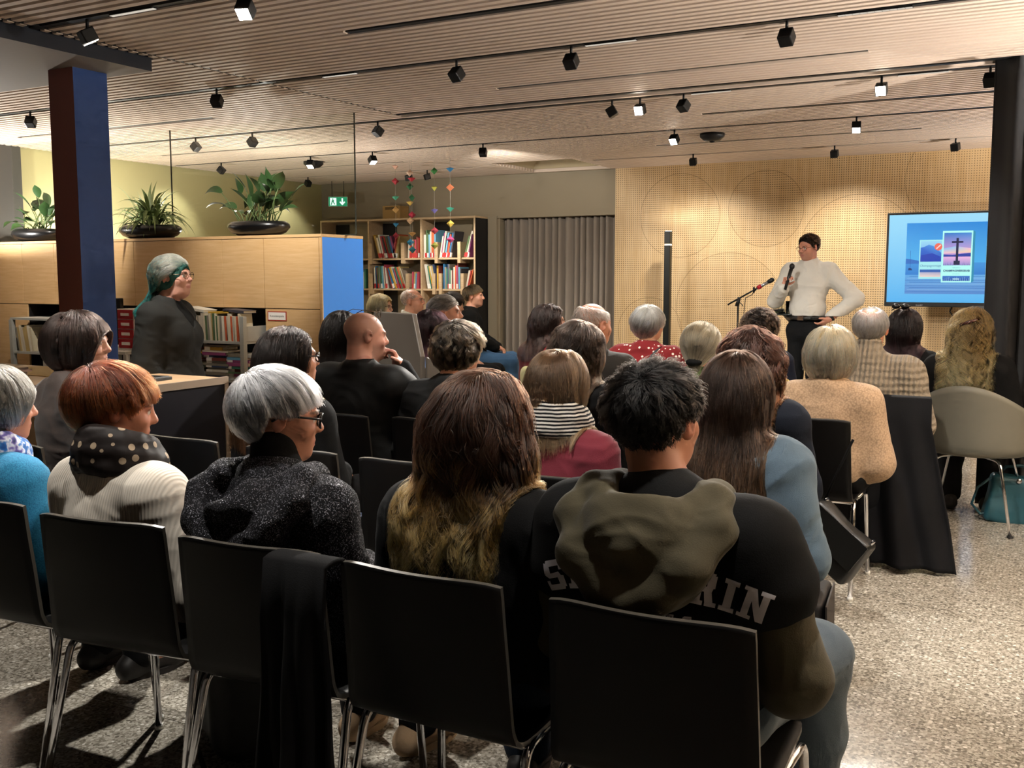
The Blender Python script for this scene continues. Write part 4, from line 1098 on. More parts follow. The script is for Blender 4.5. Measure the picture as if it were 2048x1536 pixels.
PI_['jeans'] = person('person in a black pullover and blue jeans, hands clasped, beside the curtain recess', -5.751, 9.7, 1.36, -62, (-10, 0, 0), fem=False, g=1.04, vox=.0075, skin='cf977d', armfix=clasp,
    gar=[TOP('pullover', cloth('black_wool', '0c0c0c'), i=.02, fold=.005), TR(cloth('mid_blue_denim', '3a5a7c', 'denim')), SH()], sk=dict(stubble=.15),
    hands=dict(L=((.6, .6, -.2), (.2, -.2, -.9), -1, .7), R=((-.6, .6, -.1), (-.2, -.2, -.9), 1, .7)),
    hair=short('hair_brown', '2f2318', '6b5436', L=.07, lift=.008, th=.022, n=6000, seed=65, under='2a1f15', r=.0009, crown=(0, -.08, .1)))
# ---- standing: librarian behind the counter, speaker by the screen
def standarms(J):
    J['elL'] = J['shL'] + A3((-.075, -.03, -.28)); J['wrL'] = J['elL'] + A3((.06, .10, -.22)); J['elR'] = J['shR'] + A3((.075, -.03, -.28)); J['wrR'] = J['elR'] + A3((-.03, .12, -.22))
PI_['green'] = person('person with teal-green hair standing in a dark grey blazer behind the counter', -4.574, 4.27, 1.575, -68, (-6, 2, 0), g=1.22, vox=.0065, skin='d3a08d', rk=dict(stand=True, sw=.165), armfix=standarms, group=None, pre=None,
    gar=[('vest', 'top', BLK2, dict(i=.010, neck='crew', fold=.002)), TOP('blazer', cloth('dark_grey_blazer', '282826'), i=.016, fold=.005, neck='v', hem=.76, bust=1), TR(), SH()], hk=dict(jowl=1),
    hair=dict(straight(-.40, 'hair_teal', 'c9c6a0', '2a8a86', over=None), n=9000, seed=67, under='3d7068', rp=(.05, .35), th=.022, vol=[((0, -.03, .005), (.098, .112, .106)), ((0, -.11, -.08), (0, -.205, -.22), .034, .045), ((0, -.205, -.22), (0, -.245, -.40), .045, .03)], tail=[(0, -.115, -.075), (0, -.205, -.22), (0, -.245, -.42), (0, -.26, -.6)], part=None, crown=(0, .115, .05), wave=(.006, 16), wstart=.1, frizz=.002, r=.0007, clump=.5, w0=.9, wl=.2, L=.66, zl=([-.13, -.05, -.015, .02, .045, .075, .11], [-.09, -.06, .02, .005, .03, .06, .08]), face=((0, .125, -.045), (.07, .07, .108)), ear=True))
def speak(J):
    J['elR'] = A3((.285, .09, 1.215)); J['wrR'] = A3((.125, .265, 1.345))
    J['elL'] = A3((-.435, -.10, 1.235)); J['wrL'] = A3((-.245, .04, 1.055))
PI_['speaker'] = person('person in a white shirt standing by the screen, speaking into a microphone', -2.154, 9.9, 1.855, 170, (-20, -10, 0), fem=False, g=1.06, vox=.006, skin='c78d76', rk=dict(stand=True, sw=.192), armfix=speak, group=None,
    hands=dict(R=((-.30, .0, .95), (-.75, .45, -.2), 1, 1.5, 1.0, 0, .9), L=((.72, .30, -.60), (.5, -.3, .6), -1, .8)),
    gar=[TOP('shirt', cloth('white_shirt_cotton', 'cfccc4'), i=.022, fold=.006, neck='shirt', hem=1.075, belly=.012, fx=(6, 6, 8)), TR(cloth('black_denim', '0f1012', 'denim'), g=1.0), SH()], sk=dict(stubble=.25, brow='2a1d14'),
    hair=short('hair_dark_speaker', '17100c', '3a2a1f', L=.055, lift=.008, th=.018, n=7000, seed=69, under='15100c', r=.0008, crown=(.01, .12, .07), bias=(0, -.1, .15), face=((0, .13, -.05), (.066, .055, .105)), zl=([-.13, -.05, -.015, .02, .045, .075, .11], [-.075, -.07, .015, .0, .035, .072, .09])))
# ================================================================== cabinet wall on the left
CX0, CX1, CY0, CY1 = -9.18, -5.07, 6.23, 6.765
cab = empty('cabinet_wall', (CX0, CY0, 0), 0, 'long oak cabinet wall with a blue end panel, planters standing on top', 'cabinet')
BLUEP = plain('blue_laminate', '3f8ff2', .4, var=.02)
def cbx(lo, hi): return (lo[0] - CX0, lo[1] - CY0, lo[2]), (hi[0] - CX0, hi[1] - CY0, hi[2])
m = MB(); m.box(*cbx((CX0, CY0 - .005, 1.752), (CX1 + .004, CY1, 1.775))); m.obj('top_board', OAK, cab, bevel=.002)
m = MB(); m.box(*cbx((CX0, CY0 + .02, 1.185), (CX1 - .02, CY1 - .012, 1.752))); m.box(*cbx((CX0, CY1 - .012, 0), (CX1 - .02, CY1, 1.752))); m.box(*cbx((-5.655, CY0 + .02, 0), (CX1 - .02, CY1 - .012, 1.185))); m.box(*cbx((CX0, CY0 + .02, 0), (-8.61, CY1 - .012, 1.185)))
m.obj('carcass', DARKIN, cab)
m = MB(); m.box(*cbx((CX1 - .02, CY0, 0), (CX1 + .002, CY0 + .012, 1.752))); m.obj('edge_strip', OAK, cab)
m = MB(); m.box(*cbx((CX1 - .02, CY0 + .012, 0), (CX1, CY1, 1.752))); m.obj('end_panel', BLUEP, cab)['label'] = 'bright blue end panel'
seams = [CX0, -8.654, -8.20, -7.75, -7.146, -6.555, -6.106, -5.657, CX1 - .021]
for a, b in zip(seams[:-1], seams[1:]):
    m = MB(); m.box(*cbx((a + .002, CY0, 1.192), (b - .002, CY0 + .019, 1.749))); m.obj('door', OAK, cab, bevel=.0015)
for a, b in ((CX0, -8.612), (-5.655, CX1 - .021)):
    m = MB(); m.box(*cbx((a + .002, CY0, .02), (b - .002, CY0 + .019, 1.186))); d_ = m.obj('door', OAK, cab, bevel=.0015)
# red-framed label on the lower door
sg = MB(); sg.box((-.098, -.003, -.038), (.098, 0, .038), 0); sg.box((-.090, -.0036, -.030), (.090, -.002, .030), 1)
vs, fs = text_geo('Konsolenspiele', .024); sg.add([(x, -.0042, y) for x, y, z in vs], fs, 2)
o = sg.obj('door_sign', [plain('sign_red', 'a8392f', .5, var=0), plain('sign_white', 'f0ece4', .5, var=0), plain('sign_ink', '2a2a2a', .5, var=0)])
place(o, (-5.53, CY0 - .0005, 1.13)); tag(o, 'small white sign with a red frame on the lower cabinet door', 'sign')

# glass screen on top of the cabinet
n = NT('clear_glass'); n.set(Roughness=.0); n.b.inputs['Transmission Weight'].default_value = 1; n.b.inputs['IOR'].default_value = 1.45; n.col('f4f8f4'); GLASS = n.m
n = NT('pane_glass'); gt = n.t; gt.nodes.remove(n.b)
tr = gt.nodes.new('ShaderNodeBsdfTransparent'); tr.inputs[0].default_value = (.93, .95, .92, 1); gl = gt.nodes.new('ShaderNodeBsdfGlossy'); gl.inputs['Roughness'].default_value = .01
lw = gt.nodes.new('ShaderNodeLayerWeight'); lw.inputs[0].default_value = .5
pw = gt.nodes.new('ShaderNodeMath'); pw.operation = 'POWER'; pw.inputs[1].default_value = 5; gt.links.new(lw.outputs['Facing'], pw.inputs[0])
fr = gt.nodes.new('ShaderNodeMath'); fr.operation = 'MULTIPLY_ADD'; fr.inputs[1].default_value = .7; fr.inputs[2].default_value = .035; gt.links.new(pw.outputs[0], fr.inputs[0])
mx = gt.nodes.new('ShaderNodeMixShader')
gt.links.new(fr.outputs[0], mx.inputs[0]); gt.links.new(tr.outputs[0], mx.inputs[1]); gt.links.new(gl.outputs[0], mx.inputs[2]); gt.links.new(mx.outputs[0], gt.nodes['Material Output'].inputs[0]); PANE = n.m
EDGE = plain('glass_edge_dark', '30352f', .3, var=0)
for i, (a, b) in enumerate(((-9.18, -6.998), (-6.994, -4.975 - .10 + .10))):
    b2 = min(b, -5.0)
    m = MB(); m.box((a, 6.548, 1.776), (b, 6.558, H), 0)
    o = m.obj('window_%d' % (i + 1), PANE); struct(o)
    e = MB(); e.box((b - .004, 6.546, 1.776), (b, 6.560, H)); e.box((a, 6.545, 1.776), (b, 6.561, 1.783)); e.obj('pane_edge', EDGE, o)

# ------------------------------------------------------------------ planters
POT = plain('black_glazed_bowl', '0d0d0e', .3, var=.1, coat=.3)
LEAF = plain('deep_green_leaf', '2f4a26', .4, var=.35, scale=14); LEAFV = plain('striped_pale_leaf', '8fa36e', .45, var=.4, scale=30); STEM = plain('leaf_stem', '55683a', .6, var=.1)
SOIL = plain('potting_soil', '241a12', .9, var=.3)
def leaf(mb, base, d, L, w, droop, roll, seg=7, fold=.25):
    d = Vector(d).normalized(); up = Vector((0, 0, 1)); s = d.cross(up); s = s.normalized() if s.length > 1e-3 else Vector((1, 0, 0))
    s = Matrix.Rotation(roll, 3, d) @ s; p = Vector(base); vs = []; fs = []
    for i in range(seg + 1):
        t = i / seg; ww = w * (math.sin(PI * min(1, t * .93 + .07)) ** .8) * (1 - t ** 4)
        nrm = s.cross(d).normalized()
        vs += [p - s * ww + nrm * ww * fold, p, p + s * ww + nrm * ww * fold]
        if i < seg:
            d = (d + Vector((0, 0, -1)) * droop / seg).normalized(); s = (s - d * s.dot(d)).normalized(); p = p + d * L / seg
            o = 3 * i; fs += [(o, o + 1, o + 4, o + 3), (o + 1, o + 2, o + 5, o + 4)]
    mb.add(vs, fs, 0, True)
def planter(x, y, kind, label, seed, w=.31):
    t = empty('planter', (x, y, 1.776), 0, label, 'plant', 'planters on the cabinet wall')
    rr = random.Random(seed)
    m = MB(); m.lathe([(.0, 0), (.6, 0), (.86, .12), (1.0, .30), (.97, .42), (.86, .50), (.80, .50), (.86, .40), (.8, .34), (0, .34)], n=36)
    m.v = [(a * w, b * w * .62, c * .235) for a, b, c in m.v]; m.obj('bowl', POT, t, bevel=0)
    m = MB(); m.ell((0, 0, .085), (w * .8, w * .48, .018)); m.obj('soil', SOIL, t)
    st = MB(); lf = MB(); cut = 0
    if kind == 'strap':
        for i in range(150):
            a = rr.uniform(0, 2 * PI); r0 = rr.uniform(0, .10); el = rr.uniform(.5, 1.45)
            b = (r0 * 1.6 * math.cos(a), r0 * math.sin(a), .09); d = (math.cos(a) * math.cos(el), math.sin(a) * math.cos(el), math.sin(el))
            leaf(lf, (b[0], b[1], b[2] + rr.uniform(0, .14)), d, rr.uniform(.20, .38), rr.uniform(.012, .019), rr.uniform(1.2, 2.6), rr.uniform(-.3, .3), 9)
    else:
        for i in range(34 if kind == 'broad' else 26):
            a = rr.uniform(0, 2 * PI); el = rr.uniform(.35, 1.35); L = rr.uniform(.12, .34)
            b = Vector((rr.uniform(-.15, .15), rr.uniform(-.07, .07), .09)); d = Vector((math.cos(a) * math.cos(el) * 1.3, math.sin(a) * math.cos(el) * .7, math.sin(el))).normalized()
            pts = [b, b + d * L * .5 + Vector((0, 0, .03)), b + d * L]; st.tube(pts, [.005, .004, .003], 6)
            dl = (d + Vector((rr.uniform(-.5, .5), rr.uniform(-.4, .4), rr.uniform(-.4, .3)))).normalized()
            leaf(lf, pts[-1], dl, rr.uniform(.13, .23), rr.uniform(.035, .058), rr.uniform(.4, 1.6), rr.uniform(-.8, .8), 8)
        st.obj('stems', STEM, t)
    o = lf.obj('leaves', LEAFV if kind == 'strap' else LEAF, t)
planter(-7.10, 6.38, 'strap', 'pale striped strap-leaved plant in a black bowl, middle one on the cabinet wall', 5, .33)
planter(-5.84, 6.38, 'broad', 'large dark broad-leaved plant in a black bowl, next to the blue end panel', 8, .30)
planter(-8.60, 6.38, 'broad2', 'dark broad-leaved plant in a black bowl, half hidden by the pillar', 13, .31)

# ------------------------------------------------------------------ books
BCOL = ['c8bfae', 'a33a34', '2f6f9f', 'd8d2c4', '7a3a30', 'b9a06a', '3f7f6a', 'c9603a', '8a8478', '3a4a6a', 'd0c9b8', 'b84a5a', '56704a', 'e0dccf', '444046', 'c9a03c', '6aa7c4', '9a4a7a', 'b0342e', '78695a']
CN = {'c8bfae': 'cream', 'a33a34': 'red', '2f6f9f': 'blue', 'd8d2c4': 'off-white', '7a3a30': 'maroon', 'b9a06a': 'tan', '3f7f6a': 'green', 'c9603a': 'orange', '8a8478': 'grey', '3a4a6a': 'navy', 'd0c9b8': 'ivory', 'b84a5a': 'pink', '56704a': 'olive', 'e0dccf': 'white', '444046': 'black', 'c9a03c': 'yellow', '6aa7c4': 'pale blue', '9a4a7a': 'purple', 'b0342e': 'scarlet', '78695a': 'brown', 'd9562a': 'vivid orange'}
PAGE = plain('book_pages', 'd9cfb8', .8, var=.05)
REDB = plain('red_spine_band', 'c03a3a', .5, var=0); WLAB = plain('white_spine_label', 'efece4', .5, var=0)
_BK = {}
def book_mesh(c, w, h, d, band):
    """Book with hard cover, page block and an optional band at the foot of the spine; spine faces -y."""
    k = (c, round(w, 3), round(h, 2), round(d, 2), band)
    if k in _BK: return _BK[k]
    m = MB(); cw = min(.003, w * .2)
    m.box((-w / 2, 0, 0), (-w / 2 + cw, d, h)); m.box((w / 2 - cw, 0, 0), (w / 2, d, h)); m.box((-w / 2, -.002, 0), (w / 2, .003, h))
    m.box((-w / 2 + cw, .003, .003), (w / 2 - cw, d - .004, h - .004), 1)
    if band: m.box((-w / 2 - .0004, -.0026, .006), (w / 2 + .0004, .02, .065), 2)
    o = m.obj('book', [plain('cover_' + c, c, .55, var=.06), PAGE, REDB if band == 1 else WLAB])
    _BK[k] = o.data; bpy.data.objects.remove(o)
    return _BK[k]
def add_book(M, c, w, h, d, band, label, group):
    o = bpy.data.objects.new('book', book_mesh(c, w, h, d, band)); COL.objects.link(o); o.matrix_world = M
    tag(o, label, 'book', group); return o
NUMS = ['first', 'second', 'third', 'fourth', 'fifth', 'sixth', 'seventh', 'eighth', 'ninth', 'tenth', 'eleventh', 'twelfth', 'thirteenth', 'fourteenth', 'fifteenth', 'sixteenth', 'seventeenth', 'eighteenth', 'nineteenth', 'twentieth', 'twenty-first', 'twenty-second', 'twenty-third', 'twenty-fourth', 'twenty-fifth', 'twenty-sixth', 'twenty-seventh', 'twenty-eighth', 'twenty-ninth', 'thirtieth']
CNT = {}
def row_books(x0, x1, y, z, lean, hr, where, group, rr, d=.2, band=.5, cols=None, wr=(.010, .028), front=None):
    """A run of books from x0 to x1; lean is the tilt in degrees (positive leans to the right)."""
    x = x0
    while True:
        w = rr.uniform(*wr); h = rr.uniform(*hr); l = math.radians(lean + rr.uniform(-2, 2)) if lean else 0
        step = w / math.cos(l) + .0012
        if x + step + (h * math.sin(l) if l > 0 else 0) > x1: break
        c = rr.choice(cols or BCOL); w = round(w / .003) * .003; h = round(h / .02) * .02
        M = Matrix.Translation((x + (w if l > 0 else 0) * math.cos(l) + (h * math.sin(-l) if l < 0 else 0), y, z)) @ Matrix.Rotation(l, 4, 'Y') @ Matrix.Translation((-w / 2 if l > 0 else w / 2, 0, 0))
        k = CNT[where] = CNT.get(where, 0) + 1
        add_book(M, c, w, h, d, rr.choice((1, 1, 2)) if rr.random() < band else 0, '%s book, %s from the left %s' % (CN[c], NUMS[min(k, 30) - 1], where), group)
        x += step
# ------------------------------------------------------------------ bookcase on the back wall
BX0, BX1, BF, BB = -9.0, -6.53, 11.05, 11.385
bc = empty('bookcase', (BX0, BF, 0), 0, 'tall oak bookcase with black side panels against the back wall', 'bookcase')
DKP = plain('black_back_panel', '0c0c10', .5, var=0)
L = lambda lo, hi: ((lo[0] - BX0, lo[1] - BF, lo[2]), (hi[0] - BX0, hi[1] - BF, hi[2]))
zs = [.05, .48, .885, 1.29, 1.69, 2.185]; vx = [BX0, -8.2, -7.36, BX1 - .02]
m = MB(); m.box(*L((BX0, BF, 2.185), (BX1, BB, 2.21))); m.obj('top_board', OAKX, bc, bevel=.002)
for x in vx: 
    m = MB(); m.box(*L((x, BF, 0), (x + .022, BB, 2.185)))
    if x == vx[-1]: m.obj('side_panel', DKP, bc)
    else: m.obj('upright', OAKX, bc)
m = MB(); m.box(*L((BX1 - .022, BF - .004, 0), (BX1 + .002, BF + .006, 2.21))); m.obj('edge_strip', OAKX, bc)
for z in zs[:-1]:
    for a, b in zip(vx[:-1], vx[1:]):
        m = MB(); m.box(*L((a + .022, BF + .02, z - .022), (b, BB - .01, z))); m.obj('shelf', OAKX, bc)
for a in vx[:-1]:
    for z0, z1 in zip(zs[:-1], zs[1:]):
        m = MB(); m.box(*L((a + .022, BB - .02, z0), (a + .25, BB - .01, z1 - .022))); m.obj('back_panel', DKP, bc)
m = MB(); m.box(*L((BX0, BB - .008, 0), (BX1, BB, 2.185))); m.obj('back_board', GREIGE, bc)
# cross dividers clipped over the shelf edges
def divider(x, z, label):
    m = MB(); m.box((-.022, -.012, -.07), (.022, .22, .0)); m.box((-.022, -.012, 0), (.022, .006, .20)); m.box((-.022, .006, 0), (-.014, .20, .20))
    o = m.obj('shelf_divider', OAKX); place(o, (x, BF - .006 + .012, z)); tag(o, label, 'bookend', 'oak dividers clipped on the bookcase shelves')
rr = random.Random(21)
for (z, row) in ((1.69, 'upper'), (1.29, 'lower')):
    for k, (a, b) in enumerate(((-8.178, -7.36), (-7.338, -6.552))):
        bay = ('middle', 'right')[k]
        if row == 'upper' and k == 0: segs = [(-8.13, -7.83, -16, (.28, .33)), (-7.83, -7.68, 12, (.28, .34)), (-7.58, -7.385, 2, (.22, .28))]; dv = [-8.155, -7.64]
        elif row == 'upper': segs = [(-7.325, -7.14, 0, (.30, .36)), (-7.09, -6.83, 10, (.28, .35)), (-6.72, -6.57, 14, (.26, .34))]; dv = [-7.115, -6.77]
        elif k == 0: segs = [(-8.13, -7.93, -3, (.27, .32)), (-7.93, -7.66, -20, (.28, .31)), (-7.52, -7.39, 3, (.20, .22))]; dv = [-8.155, -7.57]
        else: segs = [(-7.325, -7.18, -11, (.28, .32)), (-7.13, -7.08, 0, (.26, .30)), (-7.03, -6.75, 0, (.24, .34)), (-6.70, -6.57, 14, (.22, .30))]; dv = [-7.155, -7.055, -6.725]
        where = 'on the %s shelf of the bookcase\'s %s bay' % (row, bay)
        for (p, q, ln, hr) in segs: row_books(p, q, BF + .035, z, ln, hr, where, 'books on the bookcase', rr, .22, .75 if row == 'upper' else .55)
        for j, x in enumerate(dv): divider(x, z, 'oak divider, %s from the left on the %s shelf of the bookcase\'s %s bay' % (NUMS[j], row, bay))
row_books(-8.75, -8.26, BF + .035, 1.29, 0, (.2, .27), 'on the lower shelf of the bookcase\'s left bay', 'books on the bookcase', rr, .2, .3)
m = MB(); m.box((-.14, -.1, 0), (.14, .1, .17)); m.box((-.10, -.102, .12), (.10, -.10, .155), 1)
o = m.obj('cardboard_box', [plain('kraft_cardboard', 'a8854f', .8, var=.06), plain('box_slot', '6a5430', .8, var=0)]); place(o, (-7.86, 11.22, 2.21)); tag(o, 'brown cardboard box on top of the bookcase', 'box')

# ------------------------------------------------------------------ hanging garlands of folded paper
PAP = {}
THREAD = plain('white_thread', 'b8b4aa', .8, var=0)
def garland(x, y, items, label, z1=H):
    t = empty('hanging_garland', (x, y, z1), 0, label, 'garland', 'paper garlands hanging before the bookcase')
    zmin = min(z for z, c in items); MB().cyl((0, 0, .0), (0, 0, zmin - z1), .0012, n=5).obj('thread', THREAD, t)
    r2 = random.Random(int(x * 1000))
    for z, c in items:
        if c not in PAP: PAP[c] = plain('paper_' + c, c, .6, var=.04)
        s = .045; a = r2.uniform(0, 1.5); m = MB()
        h = .038 if r2.random() < .6 else .012
        pts = [(s * math.cos(a + k * PI / 2), s * math.sin(a + k * PI / 2), 0) for k in range(4)] + [(0, 0, h), (0, 0, -.042)]
        m.add([(p[0], p[1], p[2] + z - z1) for p in pts], [(0, 1, 4), (1, 2, 4), (2, 3, 4), (3, 0, 4), (1, 0, 5), (2, 1, 5), (3, 2, 5), (0, 3, 5)])
        m.obj('paper_gem', PAP[c], t)
pz = lambda y: 2.721 - (y - 325) * (2.721 - 1.887) / 150.0
garland(-6.655, 9.5, [(pz(332), 'e0b098'), (pz(362), 'a8323c'), (pz(393), '4fa98a'), (pz(419), 'c9a060'), (pz(447), '3a8ab8'), (pz(471), 'a03040')], 'leftmost garland of folded paper gems, red and tan, before the bookcase')
garland(-6.46, 9.5, [(pz(347), 'd8b8a0'), (pz(374), '2f6a45'), (pz(405), 'd9b85a'), (pz(442), 'e0b890'), (pz(485), '3f9ed0')], 'garland of paper gems with a bright blue lowest gem, second from the left')
garland(-6.40, 9.45, [(pz(359), 'b02a3a'), (pz(397), '2f6a45'), (pz(431), 'b03048'), (pz(467), 'd0a060'), (pz(500), '3a7f90')], 'garland of paper gems with a teal lowest gem, third from the left')
garland(-6.135, 9.5, [(pz(346), '3f8a48'), (pz(378), 'd0cf5a'), (pz(422), '7a72b8'), (pz(463), 'c04a5a'), (pz(492), 'a8a850')], 'garland of paper gems with a violet one, second from the right')
garland(-5.93, 9.5, [(pz(343), '2f7fb8'), (pz(380), 'd88058'), (pz(420), '45a890'), (pz(450), 'dcc05a'), (pz(481), 'd85a98')], 'rightmost garland of paper gems with a pink lowest gem')

# emergency exit sign
ex = empty('exit_sign', (-8.65, 11.0, 2.455), math.radians(28), 'green emergency exit sign with running figure and down arrow near the left corner', 'sign')
n = NT('exit_sign_face'); at = n.n('ShaderNodeAttribute'); at.attribute_name = 'Col'; n.col('000000'); n.l(at.outputs['Color'], n.b.inputs['Emission Color']); n.b.inputs['Emission Strength'].default_value = .45; VCOLE = n.m
def colour_faces(o, cols):
    me = o.data; a = me.color_attributes.new('Col', 'FLOAT_COLOR', 'CORNER'); 
    for p, c in zip(me.polygons, cols):
        for j, li in enumerate(p.loop_indices): a.data[li].color = c[j % len(c)] if isinstance(c, list) else c
m = MB(); cs = []
def face(pts, c, y): m.add([(x, y, z) for x, z in pts], [tuple(range(len(pts)))]); cs.append(c)
gr_, wh_ = lin('1f9a6a'), lin('e8fff4'); wh_ = tuple(v * 1.6 for v in wh_[:3]) + (1,)
face([(-.125, -.06), (.125, -.06), (.125, .06), (-.125, .06)], gr_, -.0)
face([(-.105, -.05), (-.02, -.05), (-.02, .05), (-.105, .05)], wh_, -.001)
for P_ in ([(-.075, .025), (-.06, .025), (-.06, .042), (-.075, .042)], [(-.085, -.005), (-.055, -.005), (-.05, .022), (-.08, .022)], [(-.085, -.005), (-.07, -.005), (-.085, -.045), (-.098, -.045)], [(-.068, -.005), (-.055, -.005), (-.035, -.035), (-.045, -.042)]): face(P_, gr_, -.002)
face([(.05, -.02), (.07, -.02), (.07, .045), (.05, .045)], wh_, -.001); face([(.06, -.05), (.10, -.008), (.085, .004), (.06, -.022), (.035, .004), (.02, -.008)], wh_, -.001)
o = m.obj('sign_face', VCOLE, ex); colour_faces(o, cs)
MB().box((-.13, .001, -.065), (.13, .03, .065)).obj('housing', WHITEP, ex); m = MB(); m.cyl((-.08, .015, .065), (-.08, .015, H - 2.455), .004, n=8); m.cyl((.08, .015, .065), (.08, .015, H - 2.455), .004, n=8); m.obj('hanger', BLACKM, ex)

# ceiling devices
def puck(x, y, label, name='ceiling_sensor', cat='sensor'):
    t = empty(name, (x, y, H), 0, label, cat); m = MB(); m.lathe([(0, -.0), (.11, 0), (.11, -.03), (.07, -.065), (0, -.07)], n=26); m.obj('housing', BLACKP, t)
    m = MB(); m.lathe([(0, -.069), (.025, -.069), (.02, -.08), (0, -.083)], n=16); m.obj('lens', plain('dark_lens', '202028', .1, var=0), t)
puck(-2.85, 9.03, 'flat round black ceiling device above the front rows')
puck(-7.45, 9.05, 'flat round black ceiling device beyond the glass screen')

# ------------------------------------------------------------------ counter and what stands on it
ct = empty('counter', (-3.95, 3.3, 0), 0, 'oak counter with a dark framed end panel, papers lying on top', 'counter')
OAKL = wood('light_counter_oak', 'c9a27a', 'd9b792', (1.2, 10, 10)); TRIMW = plain('pale_edge_band', 'a89684', .5, var=.03); DBLUE = plain('dark_blue_laminate', '15131c', .4, var=.05)
MB().box((-3.2, 0, .87), (.0, .74, .90)).obj('worktop', OAKL, ct, bevel=.003)
MB().box((-3.2, .02, 0), (-.03, .72, .87)).obj('body', OAKL, ct)
m = MB(); m.box((-.03, .0, 0), (-.0, .74, .87)); m.obj('end_panel', DBLUE, ct)
m = MB(); m.box((-.012, -.004, .868), (.006, .744, .906)); m.box((-.012, .715, 0), (.006, .744, .87)); m.box((-.012, -.004, 0), (.006, .022, .87)); m.obj('edge_band', TRIMW, ct)
rr = random.Random(4)
for i in range(5):
    m = MB(); m.box((-.15, -.11, 0), (.15, .11, .012)); o = m.obj('paper_pad', plain('paper_%d' % i, ('e8e0d0', '9a8a84', 'c8b0a8', '8a7a78', 'e0d8c8')[i], .7, var=.03)); place(o, (-5.12 + rr.uniform(-.01, .01), 3.48 + rr.uniform(-.01, .01), .90 + .0125 * i), rr.uniform(-.1, .1))
    tag(o, '%s brochure pad in the pile on the counter, %s from the bottom' % (('cream', 'grey-brown', 'pinkish', 'dark grey', 'ivory')[i], NUMS[i]), 'pad', 'pads piled on the counter')
m = MB(); m.box((-.3, -.2, 0), (.3, .2, .004)); o = m.obj('paper_sheet', plain('yellow_sheet', 'e0c07a', .7, var=.02)); place(o, (-5.15, 3.80, .9005)); tag(o, 'large yellowish sheet lying on the counter behind the pads', 'paper')
m = MB(); m.box((-.13, -.09, 0), (.13, .09, .016)); m.box((-.12, -.08, .016), (.12, .08, .020)); o = m.obj('tablet_tray', BLACKP, None, bevel=.003); place(o, (-4.25, 3.72, .9005), .1); tag(o, 'flat black tray on the counter in front of the standing person', 'tray')
m = MB(); m.box((-.1, -.22, 0), (.1, .22, .03)); m.box((-.09, .18, .03), (.09, .21, .20)); o = m.obj('desk_stand', BLACKP, None, bevel=.003); place(o, (-5.85, 3.75, .9005), .4); tag(o, 'black wedge-shaped stand at the left end of the counter', 'stand')

# monitor and red drawer box on the desk under the cabinet
dk = empty('desk', (-7.35, 6.1, 0), 0, 'white desk under the cabinet doors behind the pillar', 'desk')
MB().box((-.55, -.3, .80), (.55, .30, .825)).obj('desk_top', WHITEP, dk)
for x in (-.5, .42, .52):
    MB().box((x - .02, -.28, 0), (x + .02, -.24, .80)).obj('leg', WHITEP, dk)
mo = empty('monitor', (-7.33, 5.93, .825), math.radians(8), 'black monitor seen from behind beside the blue pillar', 'monitor')
MB().box((-.31, -.02, .06), (.31, .03, .44)).obj('screen_housing', BLACKP, mo, bevel=.01); MB().box((-.04, -.05, 0), (.04, -.02, .3)).obj('stand_arm', BLACKP, mo); MB().box((-.13, -.12, 0), (.13, .06, .012)).obj('foot', BLACKP, mo)
dr = empty('drawer_box', (-6.93, 6.05, .825), 0, 'red drawer box with white labels behind the standing person', 'drawer box')
MB().box((-.10, -.12, 0), (.10, .12, .35)).obj('case', WHITEP, dr, bevel=.004)
for i in range(4):
    d = MB().box((-.09, -.126, .02 + i * .082), (.09, -.115, .095 + i * .082)).obj('drawer', plain('red_drawer', 'a81f28', .45, var=0), dr); MB().box((-.05, -.129, .045 + i * .082), (.05, -.125, .07 + i * .082)).obj('label_holder', WHITEP, d)

# ------------------------------------------------------------------ book carts
def cart(x, y, w, d, label, shelves, h):
    t = empty('book_cart', (x, y, 0), 0, label, 'book cart')
    for sx in (0, 1):
        for sy in (0, 1):
            MB().box((sx * w - .02, sy * d - .02, .05), (sx * w + .02, sy * d + .02, h)).obj('post', GREYMET, t)
            m = MB(); m.cyl((sx * w - .012, sy * d, .03), (sx * w + .012, sy * d, .03), .03, n=16); m.obj('castor', BLACKP, t)
    for z in shelves:
        m = MB(); m.box((0, -.01, z - .022), (w, d + .01, z)); m.obj('shelf', GREYMET, t)
        for sx in (0, 1): MB().box((sx * w - .004, 0, z), (sx * w + .004, d, z + .12)).obj('end_plate', GREYMET, t)
    return t
cart(-6.50, 6.02, .80, .40, 'pale grey metal book cart full of books under the cabinet, right of the standing person', (.28, .62, .93), 1.13)
rr = random.Random(33)
PB = ['d9cfb4', 'cfc4a6', 'e0d9c6', 'c9b98e', 'd6cbb2', '8a8478', 'b9a06a', 'c8bfae', 'c9603a', '56704a']
CN.update({'d9cfb4': 'cream', 'cfc4a6': 'beige', 'e0d9c6': 'white', 'c9b98e': 'tan', 'd6cbb2': 'ivory'})
row_books(-6.46, -5.73, 6.03, .93, -3, (.19, .22), 'on the upper shelf of the book cart', 'books on the cart', rr, .14, 0, PB, (.012, .026))
